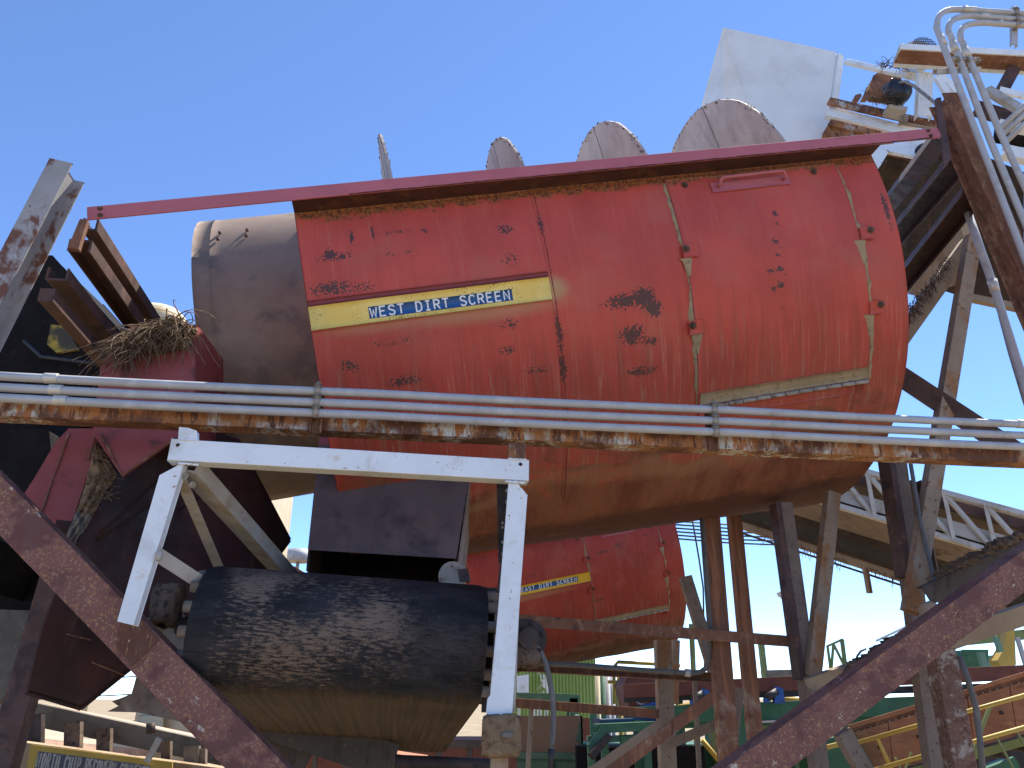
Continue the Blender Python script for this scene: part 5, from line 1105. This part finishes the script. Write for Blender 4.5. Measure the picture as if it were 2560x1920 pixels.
# long skirted conveyor across the right (brown skirt, black belt, blue idlers, green beam)
SB = at(2100, 1800, 15)
SK = thing('skirted_conveyor', 'long conveyor with brown skirt, blue idlers and green beam across the right', 'conveyor', (SB.x, SB.y, 0))
def sk(x0, y0, x1, y1, wd, dp, kd, mat, nm, o=0): return part(nm, bm_(at(x0, y0, 15.5 + o), at(x1, y1, 14.2 + o), wd, dp, kd, hint=V((0, -1, 0))), mat, SK, .005)
sk(1560, 1728, 2640, 1677, .24, .06, 'box', m_redband, 'skirt'); sk(1560, 1747, 2640, 1712, .12, .4, 'box', m_rubber, 'belt', .1)
sk(1560, 1790, 2640, 1752, .30, .12, 'chan', m_green, 'side_beam'); sk(1560, 1818, 2640, 1785, .10, .2, 'chan', m_dkgreen, 'lower_beam', .2)
for i, x in enumerate((1760, 1945, 2330, 2505)):
    f = (x - 1560) / 1080; yy = lerp(1752, 1722, f); Yv = lerp(15.5, 14.2, f) - .15
    idl = part('idler_bracket', plate([at(x - 3, yy - 24, Yv), at(x + 12, yy - 20, Yv), at(x + 17, yy + 16, Yv), at(x - 8, yy + 16, Yv)], V((0, .12, 0))), m_blue, SK, .006)
    part('roller', MB().tube([at(x - 30, yy + 4, Yv + .05), at(x - 2, yy - 12, Yv + .05)], .07, 12), m_rubber, idl)
    part('foot', plate([at(x - 34, yy + 4, Yv), at(x - 22, yy + 2, Yv), at(x - 20, yy + 16, Yv), at(x - 32, yy + 16, Yv)], V((0, .1, 0))), m_blue, idl)
for x in (1600, 1850, 2120, 2480): part('leg', bm_(at(x, 1800, 15.2), V((at(x, 1800, 15.2).x, 15.2, 0)), .2, .15), m_dkgreen, SK)
part('grey_strip', bm_(at(1880, 1806, 15), at(2005, 1800, 14.9), .035, .05), m_lightgrey, SK)
bgb('olive_deck', 'olive deck edge low behind the brown legs', 'deck', 1780, 1850, 2080, 1838, 17.5, 17.2, .55, .5, 'box', m_olive)
bgb('grey_shed_roof', 'small grey roof above the brown skirt between the legs', 'roof', 1915, 1690, 2005, 1688, 26, 26, .35, .5, 'box', m_conc)
# yellow railings around there
for i, (pts, lab) in enumerate((([(1690, 1770), (1760, 1755), (1775, 1785), (1700, 1790)], 'yellow rail knot left of the streaked leg'), ([(1820, 1850), (1905, 1935)], 'yellow stair rail right of the streaked leg'), ([(1755, 1850), (1800, 1905)], 'yellow stair rail left of the streaked leg'), ([(1930, 1760), (2000, 1768), (2000, 1750), (1930, 1745)], 'yellow rails showing over the green beam'))):
    solo('yellow_rail', MB().tube([at(x, y, 16.5) for x, y in pts], .05, 8), m_yellow, lab, 'railing')
# frame against the sky
fb_ = at(2095, 1690, 20)
NF = thing('access_gantry', 'sage green N shaped frame standing against the sky at lower right', 'frame', (fb_.x, fb_.y, 0))
for (q0, q1) in (((2070, 1614), (2080, 1690)), ((2085, 1608), (2080, 1670)), ((2086, 1612), (2114, 1668)), ((2106, 1598), (2118, 1690)), ((2068, 1616), (2108, 1598))):
    part('bar', bm_(at(*q0, 20), at(*q1, 20), .05 if q0[0] != 2106 else .09, .05), m_olive, NF)
# inclined board conveyor at lower right
IB0, IB1 = at(2130, 1862, 10.6), at(2640, 1712, 9.4)
IBT = (IB1 - IB0); ibm = (IB0 + IB1) / 2
IC = thing('inclined_conveyor', 'orange brown boarded conveyor rising right behind yellow rails', 'conveyor', (ibm.x, ibm.y, 0))
def ic(f, z, b=0): return IB0 + IBT * f + UPZ * z + V((0, b, 0))
for i in range(5):
    part('side_board', plate([ic(i / 5 + .004, -.40, .06), ic((i + 1) / 5 - .004, -.40, .06), ic((i + 1) / 5 - .004, .12, 0), ic(i / 5 + .004, .12, 0)], V((0, .04, 0))), m_rustconv, IC, .004)
part('top_lip', bm_(ic(0, .20), ic(1, .20), .05, .14, 'angle'), m_rustconv, IC, .004); part('upper_board', bm_(ic(0, .155, .03), ic(1, .155, .03), .065, .04), m_rustpost, IC, .003)
for i in range(60): part('bolt', MB().tube([ic((i + .5) / 60, .135, .0), ic((i + .5) / 60, .135, -.008)], .008, 6), m_palebolt, IC) if i % 2 == 0 else None
part('chord', bm_(ic(.06, -.47, .02), ic(1, -.47, .02), .09, .08, 'angle'), m_olive, IC, .004)
for i in range(9):
    f = .08 + i * .11; part('idler', MB().tube([ic(f, -.56, .1), ic(f, -.56, .5)], .05, 10), m_iron, IC)
part('end_plate', plate([ic(-.02, .05, -.02), ic(.02, .10, -.02), ic(.12, -.50, -.02), ic(.06, -.60, -.02)], V((0, .05, 0))), m_green, IC, .004)
for i in range(4): part('spot_bolt', MB().tube([ic(.14 + .2 * i, -.12, .02), ic(.14 + .2 * i, -.12, -.01)], .02, 8), m_iron, IC)
YR = thing('walkway_rail', 'yellow handrail running up beside the inclined conveyor', 'railing', ic(.5, -.9, -.7))
part('top_rail', MB().tube([at(2138, 1858, 9.6), at(2640, 1716, 8.6)], .022, 8), m_yellow, YR); part('mid_rail', MB().tube([at(2185, 1925, 9.5), at(2640, 1796, 8.6)], .022, 8), m_yellow, YR)
for (x0, y0, x1, y1) in ((2193, 1842, 2232, 1925), (2478, 1762, 2420, 1925)): part('post', bm_(at(x0, y0, 9.5), at(x1, y1, 9.5), .035, .03), m_yellow if x0 < 2300 else m_olive, YR)
for (x0, y0, x1, y1) in ((2240, 1895, 2260, 1940), (2280, 1880, 2255, 1950), (2340, 1870, 2360, 1930), (2372, 1870, 2340, 1950), (2490, 1838, 2540, 1930), (2540, 1820, 2560, 1860)): part('stay', bm_(at(x0, y0, 9.4), at(x1, y1, 9.4), .02, .02), m_olive, YR)
solo('walk_deck', plate([at(2075, 1848, 10.2), at(2135, 1835, 10.2), at(2200, 1950, 10.2), at(2075, 1960, 10.2)], V((0, .3, 0))), m_green, 'green panel at the low end of the inclined conveyor', 'panel', .01)
bgb('yellow_rail', 'short yellow rail at the left of the green panel', 'railing', 2070, 1868, 2112, 1858, 10, 10, .05, .04, 'box', m_yellow)
solo('dark_deck', plate([at(2200, 1925, 11.6), at(2640, 1800, 11.6), at(2640, 2000, 11.6), at(2200, 2000, 11.6)], V((0, .3, 0))), m_iron, 'dark plant mass below the inclined conveyor', 'machine')
bgb('green_deck', 'bright green edge low at the right corner', 'deck', 2470, 1935, 2545, 1905, 10.4, 10.4, .12, .2, 'box', m_green)
# yellow and green plant at the right edge
bgb('olive_canopy', 'olive and yellow canopy edge at the right below the diagonal', 'canopy', 2420, 1600, 2640, 1578, 19, 19, .22, 1.2, 'box', m_olive)
solo('green_cabinet', plate([at(x, y, 18) for x, y in ((2405, 1625), (2470, 1625), (2470, 1680), (2405, 1680))], V((0, .8, 0))), m_green, 'green cabinet between brown leg and yellow funnel', 'cabinet', .01)
solo('green_cabinet', plate([at(x, y, 18.4) for x, y in ((2470, 1640), (2530, 1636), (2530, 1675), (2470, 1675))], V((0, .8, 0))), m_sage, 'pale green cabinet left of the yellow funnel', 'cabinet', .01)
solo('yellow_funnel', plate([at(x, y, 17) for x, y in ((2520, 1574), (2534, 1574), (2538, 1660), (2505, 1668), (2496, 1652), (2512, 1625))], V((0, .3, 0))), m_yellow, 'flared yellow funnel at the right edge', 'funnel', .02)
bgb('sage_post', 'sage post right of the scuffed brown leg', 'post', 2455, 1630, 2466, 1672, 16, 16, .12, .1, 'box', m_sage); bgb('sage_post', 'slim sage strut under the olive canopy', 'post', 2490, 1590, 2505, 1630, 16, 16, .09, .08, 'box', m_sage)
bgb('sage_post', 'grey corner post at the right edge', 'post', 2545, 1592, 2575, 1690, 15, 15, .07, .06, 'box', m_lightgrey)
bgb('sky_rail', 'thin white handrail above the dirt ridge', 'railing', 2192, 1602, 2275, 1563, 12, 12, .03, .03, 'box', m_white)
solo('cable', MB().tube([at(2140, 1660, 9), at(2143, 1640, 9), at(2152, 1628, 9), at(2165, 1622, 9)], .012, 6), m_wire, 'thin looped wire at the end of the dirt ridge', 'cable')

# ------------------------------------------------------------------ lower left: north chip recovery conveyor
NB = at(250, 1900, 8)
NC = thing('recovery_conveyor', 'weathered conveyor frame at lower left with a yellow name board', 'conveyor', (NB.x, NB.y, 0))
def nb(x0, y0, x1, y1, wd, dp, kd, mat, nm, Y=8.0, lab=None): return part(nm, bm_(at(x0, y0, Y), at(x1, y1, Y + .9 * (x1 - x0) / 560), wd, dp, kd, hint=V((.1, -1, 0))), mat, NC, .005, label=lab)
nb(-60, 1755, 560, 1888, .21, .12, 'chan', m_conc, 'top_rail', 8.3, 'grey top rail of the frame')
nb(-60, 1736, 560, 1862, .04, .3, 'box', m_pinkboard, 'sun_tint_edge', 8.4)  # pink strip paints sunlight onto the top edge of the frame
nb(-60, 1880, 600, 1962, .26, .14, 'chan', m_tan, 'sign_beam', 7.9)
for (x, wd, mat) in ((85, .13, m_iron), (180, .15, m_dirtrim), (258, .13, m_dirtrim), (414, .09, m_dirtrim), (478, .15, m_conc), (505, .07, m_greypost)):
    y0 = 1770 + x * .20; part('upright', bm_(at(x, y0, 8.15 + x * .0016), at(x - 3, y0 + 150, 8.15 + x * .0016), wd, .1, 'chan'), mat, NC, .005)
part('strap', bm_(at(398, 1846, 8.4), at(366, 1905, 8.4), .06, .02), m_white_in, NC, .003, label='pale bent strap'); part('stub', MB().tube([at(377, 1808, 8.7), at(377, 1834, 8.7)], .045, 14), m_iron, NC)
nbx = lambda x, y, h=0: at(x, y, 7.86 + .9 * x / 560 - h)
part('name_stripe', plate([nbx(76, 1862), nbx(430, 1906), nbx(430, 1985), nbx(66, 1935)], V((0, .02, 0))), m_yellow, NC, .002, label='yellow painted stripe')
pq = [nbx(96, 1878, .006), nbx(376, 1914, .006), nbx(372, 1956, .006), nbx(86, 1921, .006)]
npl = part('name_plate', plate(pq, V((0, .004, 0))), m_greyplate, NC, label='grey blue name plate')
txt = 'NORTH CHIP RECOVERY CONVEYOR'; du = (pq[1] - pq[0]); dv = (pq[0] - pq[3]); pit = du.length / len(txt); dun, dvn = du.normalized(), dv.normalized(); hh = dv.length * .84
for i, ch in enumerate(txt):
    if ch == ' ': continue
    f = (i + .15) / len(txt); f = f ** .93; tx = MB()
    o_ = pq[3] + du * f + dv * .08
    glyph(tx, ch, lambda x, y, l: o_ + dun * x + dvn * y + V((0, -.004 - .0006 * l, 0)), pit * .72, hh, hh * .12)
    part('letter', tx, m_letter2, npl, label='letter ' + ch)
CW = at(240, 1860, 12)
BW = thing('board_wall', 'sunlit cream boarded wall behind the lower left frame', 'wall', (CW.x, CW.y, 0))
for i, (ya, yb, mat) in enumerate(((1790, 1822, m_board), (1823, 1836, m_board), (1838, 1868, m_pinkboard), (1870, 1898, m_board), (1900, 1935, m_pinkboard), (1937, 1990, m_board))):
    part('board', plate([at(60, ya + 4, 10), at(640, ya + 66, 16), at(640, yb + 66, 16), at(60, yb + 4, 10)], V((-.3, .1, 0))), mat, BW, .01)
for i in range(11): part('knob', MB().tube([at(118 + i * 40, 1858 + i * 4.6, 9.95 + (58 + i * 40) / 580 * 6), at(118 + i * 40, 1866 + i * 4.6, 9.95 + (58 + i * 40) / 580 * 6)], .02, 8), m_iron, BW)
solo('cream_wall', plate([at(x, y, Yw) for x, y, Yw in ((407, 1790, 12.5), (475, 1790, 16), (475, 1870, 16), (407, 1855, 12.5))], V((-.4, .1, 0))), m_cream, 'square cream wall patch beside the green roof at lower left', 'wall', .01)
solo('green_roof', plate([at(x, y, 20) for x, y in ((335, 1818), (405, 1790), (408, 1850), (340, 1835))], V((0, 1, 0))), m_green, 'bright green roof end at lower left', 'roof', .01)
bgb('yellow_rail', 'yellow rail above the green roof at lower left', 'railing', 308, 1812, 400, 1786, 19, 19, .05, .05, 'box', m_yellow)
bgb('yellow_rail', 'yellow strip at the foot of the green roof', 'railing', 395, 1835, 412, 1824, 19, 19, .06, .05, 'box', m_yellow)
solo('roof_end', plate([at(x, y, 18) for x, y in ((560, 1735), (602, 1748), (598, 1785), (560, 1775))], V((0, .5, 0))), m_green, 'small green panel seen between belt and left diagonal', 'panel')
bgb('yellow_rail', 'yellow strip under the small green panel', 'railing', 575, 1776, 604, 1768, 17.5, 17.5, .06, .05, 'box', m_yellow)
for i, (ya, yb) in enumerate(((1694, 1684), (1738, 1728))):
    solo('power_line', MB().tube([at(60, ya + 12, 40), at(700, yb - 12, 40)], .03, 5), m_wire, ('upper', 'lower')[i] + ' thin wire in the sky patch at lower left', 'wire', group='wires at lower left')
solo('brick_bin', plate([at(x, y, 10.5) for x, y in ((960, 1880), (1060, 1895), (1060, 1990), (960, 1990))], V((0, .5, 0))), m_rustconv, 'brown boards under the return roller', 'boards')

# ------------------------------------------------------------------ plant bodies low in the background
def plantbody(name, label, x0, x1, ytop, Y, mat, ribmat, n):
    a, b = at(x0, ytop, Y), at(x1, ytop, Y); z = a.z
    t = thing(name, label, 'machine', ((a.x + b.x) / 2, Y, 0))
    part('body', plate([V((a.x, Y, 0)), V((b.x, Y, 0)), V((b.x, Y, z)), V((a.x, Y, z))], V((0, 1.5, 0))), mat, t, .01)
    part('cap_rail', bm_(V((a.x, Y - .02, z - .06)), V((b.x, Y - .02, z - .06)), .12, .1, 'chan'), ribmat, t, .005)
    for i in range(n):
        x = lerp(a.x, b.x, (i + .5) / n); part('rib', bm_(V((x, Y - .02, 0)), V((x, Y - .02, z - .13)), .09, .08, 'angle'), ribmat, t, .004)
    return t
plantbody('green_bin', 'low dark green bin behind the brown legs', 1455, 1800, 1862, 19.5, m_dkgreen, m_green, 7)
plantbody('green_bin', 'long green bin under the skirted conveyor at right', 1800, 2420, 1818, 18.5, m_green, m_sage, 12)
plantbody('olive_bin', 'olive bin low behind the inclined conveyor', 2080, 2700, 1800, 17.2, m_olive, m_dkgreen, 9)
plantbody('brown_bin', 'brown bin low behind the return belt', 600, 1290, 1852, 15.5, m_redband, m_dkbeam, 9)
